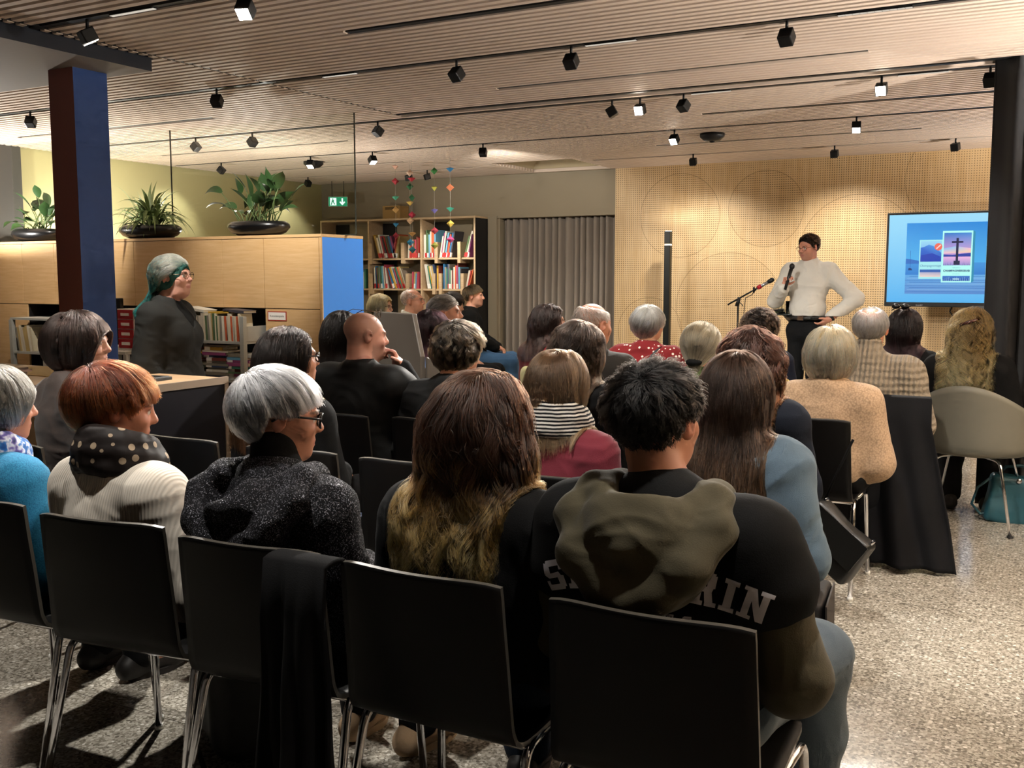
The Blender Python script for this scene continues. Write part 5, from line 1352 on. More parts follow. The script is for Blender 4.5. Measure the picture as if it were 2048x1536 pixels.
def flat_pile(x, y, z, n, where, rr, hmax):
    k = 0; zz = z
    while k < n and zz < hmax:
        c = rr.choice(BCOL); w = round(rr.uniform(.012, .030) / .003) * .003; h = round(rr.uniform(.20, .28) / .02) * .02; d = round(rr.uniform(.15, .2), 2)
        M = Matrix.Translation((x + rr.uniform(-.02, .02) - h / 2, y + rr.uniform(-.015, .015), zz + w / 2)) @ Matrix.Rotation(PI / 2, 4, 'Y')
        add_book(M, c, w, h, d, rr.choice((0, 2)), '%s book, %s from the bottom %s' % (CN[c].replace('vivid ', '').replace('pale ', ''), NUMS[k], where), 'books on the cart'); zz += w + .001; k += 1
flat_pile(-6.32, 6.04, .62, 11, 'in the cart\'s left book pile', rr, .86)
flat_pile(-6.03, 6.04, .62, 13, 'in the cart\'s centre book pile', rr, .88)
flat_pile(-5.80, 6.06, .62, 9, 'in the cart\'s right book pile', rr, .86)
for i, (x, c, a) in enumerate(((-6.25, 'e0dccf', .12), (-5.98, 'c9a03c', -.05), (-5.82, '444046', .06))):
    add_book(Matrix.Translation((x + .11, 6.04, 1.152 + .012)) @ Matrix.Rotation(a, 4, 'Y') @ Matrix.Rotation(-PI / 2, 4, 'Y'), c, .021, .22, .15, 0, '%s book lying across the upright books on the cart' % CN[c], 'books on the cart')
cart(-8.55, 6.02, .55, .40, 'pale grey metal book cart under the cabinet left of the pillar', (.28, .76), 1.05)
row_books(-8.52, -8.30, 6.03, .76, -10, (.20, .24), 'on the cart left of the pillar', 'books on the left cart', rr, .15, 0, PB, (.02, .032))
m = MB(); m.box((-.29, -.21, 0), (.29, .21, .02)); o = m.obj('cart_lid', GREYMET); place(o, (-8.275, 6.22, 1.05)); tag(o, 'grey cover board on the cart left of the pillar', 'board')
bk_ = MB(); bk_.lathe([(.0, 0), (.17, 0), (.20, .34), (.19, .34), (.16, .02), (0, .02)], n=28); o = bk_.obj('basket', plain('green_basket', '6a7a2a', .6, var=.1)); place(o, (-5.9, 5.75, 0)); tag(o, 'olive green basket on the floor before the book cart', 'basket')

# ------------------------------------------------------------------ taupe pod chair behind the shaved head
TAU = plain('taupe_shell', '5d564e', .45, var=.03)
pod = empty('pod_chair', (-3.20, 4.62, 0), math.radians(-28), 'angular taupe high-backed pod chair between the shaved head and the plum bob', 'chair')
def slab(pts, th, name):
    a = [Vector(p) for p in pts]; nrm = (a[1] - a[0]).cross(a[-1] - a[0]).normalized() * th; k = len(a); m = MB()
    m.add([tuple(p) for p in a] + [tuple(p + nrm) for p in a], [tuple(reversed(range(k))), tuple(range(k, 2 * k))] + [(i, (i + 1) % k, (i + 1) % k + k, i + k) for i in range(k)]); return m.obj(name, TAU, pod, bevel=.006)
slab([(-.30, 0, .10), (.26, 0, .10), (.26, 0, 1.02), (.17, 0, 1.245), (-.30, 0, 1.245)], .03, 'back_panel')
slab([(.26, 0, .10), (.36, .40, .10), (.36, .40, .80), (.26, 0, 1.02)], .03, 'side_wing')
slab([(-.30, .40, .10), (-.30, 0, .10), (-.30, 0, 1.245), (-.30, .40, .80)], .03, 'side_wing')
MB().box((-.29, .03, .30), (.27, .45, .44)).obj('seat', TAU, pod, bevel=.02); MB().box((-.22, .06, 0), (.22, .38, .30)).obj('plinth', BLACKP, pod)
# ================================================================== stacking chairs
SHELL = plain('black_lacquered_plywood', '060505', .5, var=.12, scale=3, spec=.22)
EDGEM = plain('worn_shell_edge', '4a463f', .35, var=.2, scale=30)
def shell_mesh(name, parent):
    """One bent sheet: seat, curve and backrest."""
    prof = [(.235, .452), (.20, .448), (.05, .440), (-.10, .436), (-.165, .445), (-.20, .475), (-.215, .52), (-.232, .62), (-.25, .72), (-.264, .815)]
    P = [Vector((0, y, z)) for y, z in prof]; n = len(P); dense = []
    for i in range(n - 1):
        p0, p1, p2, p3 = P[max(i - 1, 0)], P[i], P[i + 1], P[min(i + 2, n - 1)]
        for k in range(5):
            t = k / 5; dense.append(.5 * ((2 * p1) + (-p0 + p2) * t + (2 * p0 - 5 * p1 + 4 * p2 - p3) * t * t + (-p0 + 3 * p1 - 3 * p2 + p3) * t ** 3))
    dense.append(P[-1]); N = len(dense); m = MB(); nu = 16; tk = .011; vs = []
    for side in (0, 1):
        for j, p in enumerate(dense):
            tn = (dense[min(j + 1, N - 1)] - dense[max(j - 1, 0)]).normalized(); nr = Vector((0, -tn.z, tn.y)); nr = -nr if False else nr
            f = j / (N - 1); back = max(0, (f - .5) * 2); w = .205 + .012 * math.sin(PI * f) - .018 * (abs(f - .52) < .0)
            if f > .5: w = .218 - .012 * back
            for i in range(nu + 1):
                u = i / nu * 2 - 1; ww = w
                if f < .12: ww = w - .035 * (1 - f / .12) ** 2
                x = u * ww; cur = (.036 * back ** .7) * (u * u) if back > 0 else -.012 * (1 - u * u) * math.sin(PI * min(1, f * 2)) 
                q = Vector((x, p.y, p.z)) + (Vector((0, 1, 0)) * cur if back > 0 else Vector((0, 0, 1)) * cur) + nr * (tk if side else 0)
                if f > .97: q.z -= .010 * u ** 6
                vs.append(q)
    W_ = nu + 1; fs = []; mi = []; o = N * W_
    for j in range(N - 1):
        for i in range(nu):
            a = j * W_ + i; fs.append((a, a + 1, a + W_ + 1, a + W_)); b = a + o; fs.append((b, b + W_, b + W_ + 1, b + 1))
    m.add(vs, fs, 0, True); e = []
    for j in range(N - 1): e += [(j * W_, (j + 1) * W_, (j + 1) * W_ + o, j * W_ + o), (j * W_ + nu, j * W_ + nu + o, (j + 1) * W_ + nu + o, (j + 1) * W_ + nu)]
    for i in range(nu): e += [(i, i + o, i + 1 + o, i + 1), ((N - 1) * W_ + i, (N - 1) * W_ + i + 1, (N - 1) * W_ + i + 1 + o, (N - 1) * W_ + i + o)]
    for q in e: m.f.append(q); m.mi.append(1); m.sm.append(False)
    return m.obj(name, [SHELL, EDGEM], parent)
def bend(pts, r=.03):
    out = [Vector(pts[0])]
    for a, b, c in zip(pts[:-2], pts[1:-1], pts[2:]):
        a, b, c = Vector(a), Vector(b), Vector(c); d1 = (a - b).normalized(); d2 = (c - b).normalized()
        for k in range(6):
            t = k / 5; out.append((1 - t) ** 2 * (b + d1 * r) + 2 * t * (1 - t) * b + t * t * (b + d2 * r))
    return out + [Vector(pts[-1])]
def make_chair():
    t = empty('stacking_chair', (0, 0, 0), 0, 'x', 'chair', 'black stacking chairs')
    shell_mesh('seat_shell', t)
    for s in (-1, 1):
        m = MB(); m.tube(bend([(s * .205, .0, .418), (s * .215, .19, .420), (s * .232, .215, .012)], .04), .011, 10); m.obj('leg', CHROME, t)
        m = MB(); m.tube(bend([(s * .205, .0, .418), (s * .215, -.14, .420), (s * .232, -.245, .012)], .04), .011, 10); m.obj('leg', CHROME, t)
    m = MB()
    for y in (-.13, .13): m.tube([(-.21, y, .419), (.21, y, .419)], .009, 8)
    m.obj('cross_bar', CHROME, t)
    for s in (-1, 1):
        for y in (.217, -.248): MB().cyl((s * .232, y, 0), (s * .232, y, .016), .014, .0125, 14).obj('foot_cap', WHITEP, t)
    return t
CH0 = make_chair(); CHU = [0]
def chair(x, y, rz, label):
    t = CH0 if CHU[0] == 0 else dup(CH0); CHU[0] = 1
    place(t, (x, y, 0), math.radians(rz)); t['label'] = label; return t
chair(-2.74, 2.0, 4, 'black shell chair under the person in the teal-blue cardigan')
chair(-2.22, 2.0, 7, 'black shell chair under the person in the cream pullover')
chair(-1.70, 2.0, 5, 'black shell chair under the silver-haired person, dark coat hanging over it')
chair(-1.19, 2.0, 0, 'black shell chair under the person with golden hair tips')
chair(-.665, 1.99, 1, 'black shell chair under the person in the jacket with white block letters')
chair(-3.50, 2.70, -8, 'black shell chair with a grey sheen under the person with the brown bob')
chair(-3.05, 3.08, 0, 'empty black shell chair in front of the framed counter end')
chair(-2.49, 3.08, 3, 'black shell chair under the long dark hair, left of the empty chair')
chair(-1.96, 3.08, 2, 'empty black shell chair left of the person with golden hair tips')
chair(-1.46, 3.08, 0, 'black shell chair under the person in the burgundy top')
chair(-.905, 3.08, 0, 'black shell chair under the person in the pale denim shirt')
chair(-2.97, 3.94, 0, 'black shell chair under the person with the shaved head')
chair(-2.45, 3.98, 0, 'black shell chair under the person in the dark grey pullover')
chair(-1.84, 3.96, 0, 'black shell chair under the person with thick dark wavy hair')
chair(-1.07, 4.0, 0, 'black shell chair under the person with auburn waves')
chair(-1.0, 4.83, 0, 'black shell chair under the person in the sandy cardigan, black bag hanging on it')

# ------------------------------------------------------------------ plastic shell chairs
def make_shell_chair(arms, c, name, col):
    t = empty('shell_chair', (0, 0, 0), 0, 'x', 'chair', 'plastic shell chairs')
    mt = plain('shell_plastic_' + col, c, .5, var=.03)
    def f(u, v):
        # u runs around the bucket from the left front edge over the back to the right front edge, v from the middle of the seat to the rim
        a = PI * (1.0 - u) * 1.24 - .12 * PI; a = -PI / 2 + (u - .5) * 2 * (PI * .80)
        cx, cy = math.sin(a + PI / 2 + PI / 2 - PI / 2 + PI * 0), 0
        th = (u - .5) * 2 * (PI * .80)           # 0 at the back
        x = math.sin(th); y = -math.cos(th)
        back = max(0, math.cos(th * .5)) ** 2
        if arms: rim = .66 + .18 * max(0, math.cos(th)) ** 1.6 - (.10 * max(0, -math.cos(th)) ** .8); wide = .305
        else: rim = .45 + .37 * max(0, math.cos(th * 1.05)) ** 1.2; wide = .245
        s = v
        r = wide * (1 - (1 - min(1, s / .55)) ** 2.0) if s < .55 else wide * (1 + .10 * (s - .55))
        z = .43 if s < .35 else .43 + (rim - .43) * ((s - .35) / .65) ** 1.35
        if s < .35: z = .43 + .004 * (s / .35)
        return (x * r * (1.0), y * r * (.92 if y < 0 else .85) - (.04 * (z - .43) / .4 if y < 0 else 0), z)
    m = MB(); m.grid(f, 48, 22)
    # front lip of the seat
    def g(u, v):
        th = PI * .80 + u * PI * .40; x = math.sin(th); y = -math.cos(th); r = (.305 if arms else .245) * (1 - (1 - v) ** 2.0) * .93
        return (x * r, y * r * .85, .43 + .004 * min(1, v * 1.6) - .012 * v * v)
    m.grid(g, 16, 8); m.obj('shell', mt, t, solid=.007)
    for sx, sy in ((-1, -1), (1, -1), (-1, 1), (1, 1)):
        mm = MB(); mm.tube(bend([(sx * .06, sy * .07, .415), (sx * .17, sy * .17, .405), (sx * .255, sy * .25, .006)], .04), .009, 10); mm.obj('leg', CHROME, t)
        MB().cyl((sx * .255, sy * .25, 0), (sx * .255, sy * .25, .010), .018, n=14).obj('glide', BLACKP, t)
    mm = MB(); mm.cyl((0, 0, .41), (0, 0, .428), .09, n=18); mm.obj('mount', BLACKP, t)
    return t
a = make_shell_chair(True, '6f6d62', 'grey', 'grey'); place(a, (-.405, 6.42, 0), math.radians(-8)); a['label'] = 'grey shell armchair with chrome legs under the person with golden curls'
b = make_shell_chair(True, 'a9b58c', 'green', 'green'); place(b, (-.905, 7.12, 0), math.radians(-6)); b['label'] = 'pale green shell chair under the person with very dark hair'
c_ = make_shell_chair(False, 'c6ac62', 'yellow', 'yellow'); place(c_, (-1.66, 6.84, 0), math.radians(4)); c_['label'] = 'yellow shell chair under the person with the mop of dark curls'
for x, y, rz, lb in ((-3.16, 6.5, -25, 'pale yellow shell chair under the person in the red top'),):
    d = dup(make_shell_chair(False, 'c9c08a', 'pale', 'pale')); 
    place(d, (x, y, 0), math.radians(rz)); d['label'] = lb
for o in [o for o in bpy.data.objects if o.parent is None and o.get('label') == 'x']:
    for ch in list(o.children): bpy.data.objects.remove(ch)
    bpy.data.objects.remove(o)
d = make_shell_chair(False, 'b9c4a6', 'mint', 'mint'); place(d, (-3.60, 5.56, 0), math.radians(-14)); d['label'] = 'mint shell chair under the person in the light blue shirt'
d = make_shell_chair(False, 'cfcbbd', 'ivory', 'ivory'); place(d, (-5.80, 9.66, 0), math.radians(-62)); d['label'] = 'ivory shell chair under the person in blue jeans by the curtain recess'
d = make_shell_chair(False, '3a3a3a', 'dark', 'dark'); place(d, (-2.43, 6.46, 0), math.radians(-8)); d['label'] = 'dark shell chair under the person in the heart-patterned blouse'

# ================================================================== the stage side
# uplighter poles
def pole_lamp(x, y, label, watts, h=1.96):
    k = h - 1.96; t = empty('floor_lamp', (x, y, 0), 0, label, 'floor lamp')
    MB().box((-.035, -.035, .02), (.035, .035, 1.80 + k)).obj('pole', plain('black_green_lacquer', '10120f', .4, var=0), t, bevel=.004)
    MB().box((-.035, -.035, 1.815 + k), (.035, .035, 1.96 + k)).obj('lamp_head', plain('black_green_lacquer', '10120f', .4, var=0), t, bevel=.003)
    MB().box((-.031, -.031, 1.80 + k), (.031, .031, 1.815 + k)).obj('light_band', emit('warm_band', 'ffe2b8', 3), t)
    MB().box((-.13, -.13, 0), (.13, .13, .02)).obj('foot_plate', BLACKM, t, bevel=.004)
    MB().box((-.028, -.028, 1.955 + k), (.028, .028, 1.962 + k)).obj('uplight_glass', emit('uplight_glow', 'ffe6c4', 30), t)
    Lm = bpy.data.lights.new('uplight', 'SPOT'); Lm.energy = watts; Lm.color = (1, .95, .89); Lm.spot_size = math.radians(172); Lm.spot_blend = .35; Lm.shadow_soft_size = .05
    o = bpy.data.objects.new('uplight', Lm); COL.objects.link(o); o.parent = t; o.location = (0, 0, 1.99 + k); o.rotation_euler = (PI, 0, 0)
    return t
pole_lamp(-3.96, 11.0, 'slim black square floor lamp with a lit band in front of the timber wall', UPS)

for (x, y, w, h, lb) in ((1.8, 5.2, 1.15, 1.5, 'unseen floor lamp added as ceiling fill light, right wall before the black curtain'), (1.5, 9.2, .8, 1.6, 'added uplight lamp hidden behind the black curtain to brighten the ceiling'), (-8.8, 5.4, .35, 1.5, 'unseen uplight lamp added left of the pillar to brighten the ceiling'),
    (1.8, 2.4, .5, 1.3, 'unseen uplight lamp added at the right wall near the camera for ceiling light'), (-8.85, 7.3, .12, 1.6, 'added uplight lamp hidden behind the cabinet wall near the dark wall corner'), (-7.0, 7.5, .16, 1.6, 'added uplight lamp hidden behind the middle of the cabinet wall')):
    pole_lamp(x, y, lb, UPW * w, h)
# screen on its stand
tv = empty('display_screen', (-.78, 10.9, 0), math.radians(0), 'large display on a black floor stand showing book covers', 'screen')
TX0, TX1, TZ0, TZ1 = -.815, .815, 1.145, 2.085
MB().box((TX0, -.01, TZ0), (TX1, .06, TZ1)).obj('bezel', BLACKP, tv, bevel=.006)
m = MB(); m.box((-.05, .04, .03), (.05, .10, 1.5)); m.obj('stand_post', BLACKM, tv)
m = MB(); m.box((-.45, -.25, .02), (-.38, .35, .06)); m.box((.38, -.25, .02), (.45, .35, .06)); m.box((-.45, .02, .02), (.45, .10, .06)); m.obj('stand_base', BLACKM, tv)
m = MB(); m.tube([(-.16, .05, 1.2), (-.2, .06, 1.10), (-.13, .07, 1.0), (-.05, .07, .95)], .008, 6); m.tube([(.05, .07, .72), (.12, .07, .62), (.25, .08, .60), (.3, .08, .7)], .008, 6); m.obj('cable', BLACKP, tv)
m = MB(); m.box((.0, -.02, 1.135), (.32, -.008, 1.16)); m.obj('sound_slot', plain('slot_grey', '55565a', .4, var=0), tv)
m = MB(); vs, fs = text_geo('SHARP', .022); m.add([(x - .48, -.0115, z + TZ0 + .014) for x, z, _ in vs], fs, 0); m.obj('maker_mark', plain('maker_mark_grey', '9a9a9e', .4, var=0), tv)
# the slide: emitting picture made of coloured fields
m = MB(); cs = []; K = [0]
def fld(pts, c):
    K[0] += 1; y = -.0105 - K[0] * .00012
    m.add([(x, y, z) for x, z in pts], [tuple(range(len(pts)))]); cs.append([lin(q) for q in c] if isinstance(c, list) else lin(c))
def rect(x0, z0, x1, z1, c): fld([(x0, z0), (x1, z0), (x1, z1), (x0, z1)], c)
sx0, sx1, sz0, sz1 = TX0 + .022, TX1 - .022, TZ0 + .045, TZ1 - .022
rect(sx0, sz0, sx1, sz1, ['58b4f0', '58b4f0', 'a8e2fc', '9adcfa'])
px0, px1, pz0, pz1 = sx0 + .17, .63, sz0 + .085, sz1 - .085
rect(px0, pz0 + .30, px1, pz1, ['4fb4ee', '3fa8ea', '2a86d8', '2f8ee0'])
rect(px0, pz0, px1, pz0 + .19, ['5f8fd0', '4f86cc', '6fb4e8', '5fa8e4'])
rect(px0, pz0 + .19, px1, pz0 + .31, ['2f7fd0', '2a78c8', '3f94dc', '3f94dc'])
fld([(px0, pz0 + .30), (px0 + .14, pz0 + .30), (px0 + .12, pz0 + .33), (px0 + .05, pz0 + .345), (px0, pz0 + .35)], '2f6fc4')
for i in range(9):
    z = pz0 + .02 + i * .019; rect(px0 + .02 * (i % 3), z, px1 - .05 * (i % 2), z + .004, ('3f74bc', '86b4e4', '356ab4')[i % 3])
rect(px0 + .042, pz0 + .24, px0 + .045, pz0 + .43, '1f4f9a'); fld([(px0 + .025, pz0 + .235), (px0 + .065, pz0 + .235), (px0 + .055, pz0 + .255), (px0 + .03, pz0 + .26)], '143a7a')
def cover(x0, z0, w, h, kind):
    rect(x0, z0, x0 + w, z0 + h, 'a8ecf0' if kind != 1 else 'b4fcf4')
    a, b = x0 + w * .05, x0 + w * .95
    if kind == 0:
        rect(a, z0 + h * .44, b, z0 + h * .97, ['3f86e0', '3f86e0', '9ad8f4', '9ad8f4'])
        fld([(a, z0 + h * .44), (b, z0 + h * .44), (b, z0 + h * .66), (a + w * .55, z0 + h * .84), (a + w * .35, z0 + h * .88), (a + w * .15, z0 + h * .82), (a, z0 + h * .80)], ['1648b8', '1648b8', '2a6ad0', '4a90e0', '5a9ae4', '3a7ad8', '2a6ad0'])
        fld([(a, z0 + h * .44), (b, z0 + h * .44), (b, z0 + h * .56), (a + w * .5, z0 + h * .66), (a, z0 + h * .60)], '1a3fb4')
        fld([(a + w * .76 + .036 * math.cos(t), z0 + h * .82 + .036 * math.sin(t)) for t in np.linspace(0, 2 * PI, 24)[:-1]], 'f06a58')
        fld([(a + w * .66, z0 + h * .78), (a + w * .70, z0 + h * .76), (a + w * .88, z0 + h * .86), (a + w * .84, z0 + h * .88)], 'f8d8d8')
        rect(a, z0 + h * .05, b, z0 + h * .24, ['f0d8cc', 'e8d0c8', '5a86cc', '6a90d0']); rect(a, z0 + h * .17, b, z0 + h * .24, '2f5fb0')
        txt('Champagnertage', x0 + w / 2, z0 + h * .335, .029, '2a5a9a')
    if kind == 1:
        rect(a, z0 + h * .33, b, z0 + h * .96, ['f0a8d8', 'f4b0d0', '3a8ad8', '2a78c8'])
        fld([(a, z0 + h * .56), (b, z0 + h * .58), (b, z0 + h * .66), (a + w * .4, z0 + h * .70), (a, z0 + h * .66)], ['f8c0c8', 'ffd0a8', 'f8b8d0', '9ac8f0', '8ac0f0'])
        fld([(a, z0 + h * .50), (b, z0 + h * .50), (b, z0 + h * .57), (a + w * .6, z0 + h * .555), (a + w * .3, z0 + h * .535), (a, z0 + h * .545)], '2a3fa0')
        rect(a, z0 + h * .33, b, z0 + h * .50, ['8a8ad0', '9a90d0', 'f0b8e0', 'e8b0e0'])
        for i in range(16):
            x = a + (b - a) * (i + .5) / 16; hh = h * (.03 + .07 * ((i * 7) % 5) / 5); fld([(x - .0015, z0 + h * .33), (x + .0015, z0 + h * .33), (x + .006 * ((i % 3) - 1), z0 + h * .33 + hh)], '2a2f6a')
        xc = x0 + w * .50; rect(xc - .011, z0 + h * .36, xc + .011, z0 + h * .86, '1a1f44'); rect(xc - w * .19, z0 + h * .765, xc + w * .19, z0 + h * .80, '1a1f44'); rect(xc - .028, z0 + h * .34, xc + .028, z0 + h * .42, '1a1f44')
        txt('CHAMPAGNERGRAB', x0 + w / 2, z0 + h * .225, .026, '123a6a', .0011); txt('Kriminalroman', x0 + w / 2, z0 + h * .165, .011, '3a6a9a'); txt('Bodensee-Krimi', x0 + w / 2, z0 + h * .285, .011, '3a6a9a')
        rect(a, z0 + h * .03, b, z0 + h * .125, ['1f4fa8', '1f4fa8', '3a78c8', '3a78c8'])
        for i in range(14): rect(a + (b - a) * (i + .3) / 14, z0 + h * .03, a + (b - a) * (i + .45) / 14, z0 + h * (.07 + .05 * ((i * 5) % 4) / 4), 'a8d4f0')
        rect(xc - .03, z0 + h * .055, xc + .03, z0 + h * .075, 'c8ecf4'); fld([(x0 + w, z0), (x0 + w + .02, z0 + .012), (x0 + w + .02, z0 + h - .012), (x0 + w, z0 + h)], '2f8fb0')
    if kind == 2:
        rect(a, z0 + h * .70, b, z0 + h * .96, '4a9ae0'); rect(a, z0 + h * .05, b, z0 + h * .40, ['5a8ad0', '5a8ad0', 'd8c8d8', 'd8c8d8']); rect(a, z0 + h * .44, b, z0 + h * .52, '2a6ac0'); txt('CHAMPAGNER', x0 + w / 2, z0 + h * .62, .030, '1f4a7a', .0008)
def txt(s, x, z, size, c, bold=0):
    K[0] += 1; y = -.0105 - K[0] * .00012; vs, fs = text_geo(s, size, bold); n0 = len(m.f)
    m.add([(a + x, y, b + z) for a, b, _ in vs], fs)
    for _ in fs: cs.append(lin(c))
cover(px0 + .125, pz0 + .15, .215, .385, 0); cover(.07 + .04, pz0 + .15, .23, .385, 2); cover(px0 + .335, pz0 + .115, .275, .505, 1)
n = NT('screen_light'); at = n.n('ShaderNodeAttribute'); at.attribute_name = 'Col'; n.col('000000'); n.l(at.outputs['Color'], n.b.inputs['Emission Color']); n.b.inputs['Emission Strength'].default_value = .5; n.set(Roughness=.3)
o = m.obj('slide', n.m, tv); colour_faces(o, cs)

# microphone on a boom stand
ms = empty('microphone_stand', (-2.853, 10.0, 0), 0, 'microphone on a black boom stand with a red clip in front of the timber wall', 'microphone stand')
m = MB(); m.cyl((0, 0, .12), (0, 0, .72), .013); m.cyl((0, 0, .72), (0, 0, 1.20), .009); m.obj('pole', BLACKM, ms)
for k in range(3):
    a = 2 * PI * k / 3 + .4; m = MB(); m.tube([(0, 0, .16), (.32 * math.cos(a), .32 * math.sin(a), .012)], .009, 8); m.obj('leg', BLACKM, ms)
m = MB(); m.cyl((-.012, 0, 1.15), (.012, 0, 1.24), .022, .016); m.tube([(0, 0, 1.2), (.04, 0, 1.17), (.05, 0, 1.15)], .005, 6); m.obj('clutch', BLACKP, ms)
bd = Vector((.432, 0, .245)).normalized(); p0 = Vector((-.105, 0, 1.165))
m = MB(); m.tube([p0, p0 + bd * .46], .0085, 10); m.cyl(p0 + bd * .30 + Vector((0, 0, -.025)), p0 + bd * .30 + Vector((0, 0, .03)), .010, n=10); m.obj('boom', BLACKM, ms)
m = MB(); m.cyl(p0 + bd * .345, p0 + bd * .385, .022, .020); m.obj('clip', plain('red_clip', 'c02030', .4, var=0), ms)
mc = MB(); mc.cyl(p0 + bd * .33, p0 + bd * .46, .013, .016); mcb = mc.obj('microphone', plain('silver_mic', 'b8bcc4', .25, .9, var=0), ms)
MB().tube([p0 + bd * .46, p0 + bd * .475, p0 + bd * .51, p0 + bd * .525], [.018, .022, .022, .012], 14).obj('grille', BLACKP, mcb)
m = MB(); m.tube([p0 + bd * .34, p0 + bd * .28 + Vector((0, .0, -.035)), p0 + bd * .2 + Vector((0, .012, -.03)), (.06, .02, 1.15), (.05, .03, 1.0), (.02, .02, .9), (.015, .02, .4), (.1, .05, .02)], .004, 6); m.obj('cable', BLACKP, ms)

# bar table
tb = empty('bar_table', (-2.34, 10.12, 0), 0, 'round bar table with a dark column, half hidden behind the speaker', 'table')
m = MB(); m.lathe([(0, 1.075), (.30, 1.075), (.305, 1.083), (.30, 1.09), (0, 1.09)], n=40); m.obj('table_top', plain('dark_table_top', '1c2320', .25, var=0), tb)
m = MB(); m.cyl((0, 0, .03), (0, 0, 1.03), .034, n=20); m.obj('column', BLACKM, tb); m = MB(); m.lathe([(.034, 1.0), (.09, 1.06), (.11, 1.075), (0, 1.075)], n=24); m.obj('bracket', BLACKM, tb)
m = MB(); m.lathe([(0, 0), (.26, 0), (.26, .012), (.05, .035), (0, .035)], n=36); m.obj('foot', BLACKM, tb)
add_book(Matrix.Translation((-2.60, 10.0, 1.0905 + .009)) @ Matrix.Rotation(.2, 4, 'Z') @ Matrix.Rotation(PI / 2, 4, 'Y') @ Matrix.Translation((0, 0, 0)), '56704a', .018, .2, .14, 0, 'green book lying on the bar table', 'books on the bar table')
add_book(Matrix.Translation((-2.59, 10.0, 1.0905 + .018 + .008)) @ Matrix.Rotation(.1, 4, 'Z') @ Matrix.Rotation(PI / 2, 4, 'Y'), '444046', .015, .2, .14, 0, 'black book lying on top of the green one on the bar table', 'books on the bar table')
va = empty('vase', (-2.40, 9.93, 1.0905), 0, 'small clear bottle vase with green stems on the bar table', 'vase')
m = MB(); m.lathe([(0, 0), (.034, 0), (.037, .02), (.035, .09), (.016, .125), (.015, .16), (.018, .165), (.0125, .16), (.0135, .125), (.031, .09), (.033, .02), (.03, .006), (0, .006)], n=24); m.obj('bottle', GLASS, va)
m = MB(); m.tube([(0, 0, .01), (.005, 0, .16), (-.02, 0, .26), (-.05, 0, .33)], .004, 6); m.tube([(.003, .003, .01), (-.004, 0, .16), (.0, .01, .28)], .004, 6); leaf(m, (-.02, 0, .25), (-.4, 0, .9), .11, .009, .3, 0); leaf(m, (0, .01, .18), (.5, .1, .8), .15, .008, .5, 0); leaf(m, (0, 0, .2), (.75, .0, .6), .17, .004, .2, 0); m.obj('stems', STEM, va)
m = MB(); m.lathe([(0, 0), (.03, 0), (.036, .12), (.034, .12), (.028, .006), (0, .006)], n=24); o = m.obj('drinking_glass', GLASS); place(o, (-2.325, 9.92, 1.0905)); tag(o, 'clear drinking glass right of the vase on the bar table', 'glass')

# pale carved object cut by the right edge of the picture
m = SDF(); m.ell((0, 0, 0), (.075, .09, .085), .02).ell((-.01, -.05, -.10), (.05, .055, .05), .03).ell((-.055, -.06, .0), (.022, .03, .018), .02, None, True).ell((-.03, -.09, -.045), (.012, .02, .02), .01, None, True)
V, Q = m.mesh(.008); o = np_obj('hanging_lantern', V, Q, plain('pale_green_paper', 'c3cdae', .6, var=.15, scale=25)); p = (-.212 + .075, 6.45, 2.445); o.location = p; tag(o, 'pale greenish bulbous lantern hanging before the black curtain at the right edge', 'lantern')
mm = MB(); mm.cyl((0, 0, .08), (0, 0, H - p[2]), .003, n=6); mm.obj('cord', BLACKP, o)

# ================================================================== bags, coats and other loose things
LEATH = plain('black_leather', '131312', .38, var=.15, scale=30, bump=.15)
def soft_box(name, lo, hi, r, mat, label, cat, loc, rz=0, rx=0, ry=0, bulge=.01, parent=None):
    F = SDF(); c = [(a + b) / 2 for a, b in zip(lo, hi)]; h = [(b - a) / 2 - r for a, b in zip(lo, hi)]
    F.p.append(('e', A3(c), A3([x + r + bulge for x in h]) * 1.8, None, None, .01, False))
    def bx(P):
        q = np.abs(P - A3(c)) - A3(h); return np.linalg.norm(np.maximum(q, 0), axis=-1) + np.minimum(q.max(-1), 0) - r - bulge * vnoise(P * 9, 3)
    F.cut(bx); F.bounds = lambda q: (A3(lo) - .03, A3(hi) + .03)
    V, Q = F.mesh(.008); o = np_obj(name, V, Q, mat, parent)
    o.location = loc; o.rotation_euler = (rx, ry, rz)
    return tag(o, label, cat) if label else o
bg = soft_box('shoulder_bag', (-.15, -.045, -.13), (.15, .045, .10), .025, LEATH, 'black leather shoulder bag hanging tilted from the chair of the sandy cardigan', 'bag', (-.80, 4.36, .33), math.radians(-20), 0, math.radians(33))
m = MB(); m.add([(-.15, -.053, .10), (.15, -.053, .10), (.145, -.058, -.04), (-.145, -.058, -.04)], [(0, 1, 2, 3)]); m.obj('flap', LEATH, bg, solid=.004)
m = MB(); m.tube([(-.13, 0, .09), (-.16, .02, .20), (-.20, .05, .38)], .006, 8); m.obj('strap', plain('dull_strap', '0c0c0c', .9, var=0, spec=.1), bg)
m = MB(); m.cyl((-.135, 0, .085), (-.125, 0, .12), .008, n=8); m.cyl((.13, 0, .085), (.135, 0, .12), .008, n=8); m.obj('ring', CHROME, bg)
b2 = soft_box('satchel', (-.05, -.13, -.17), (.05, .13, .14), .02, plain('brown_black_leather', '1f1b1a', .75, var=.1), 'dark brown satchel hanging beside the chair of the denim shirt', 'bag', (-.625, 3.05, .36), math.radians(6))
m = MB(); m.add([(.056, -.13, .13), (.056, .13, .13), (.062, .10, -.06), (.062, -.10, -.06)], [(0, 1, 2, 3)]); m.obj('flap', plain('flap_leather', '332c29', .75, var=.08), b2, solid=.005)
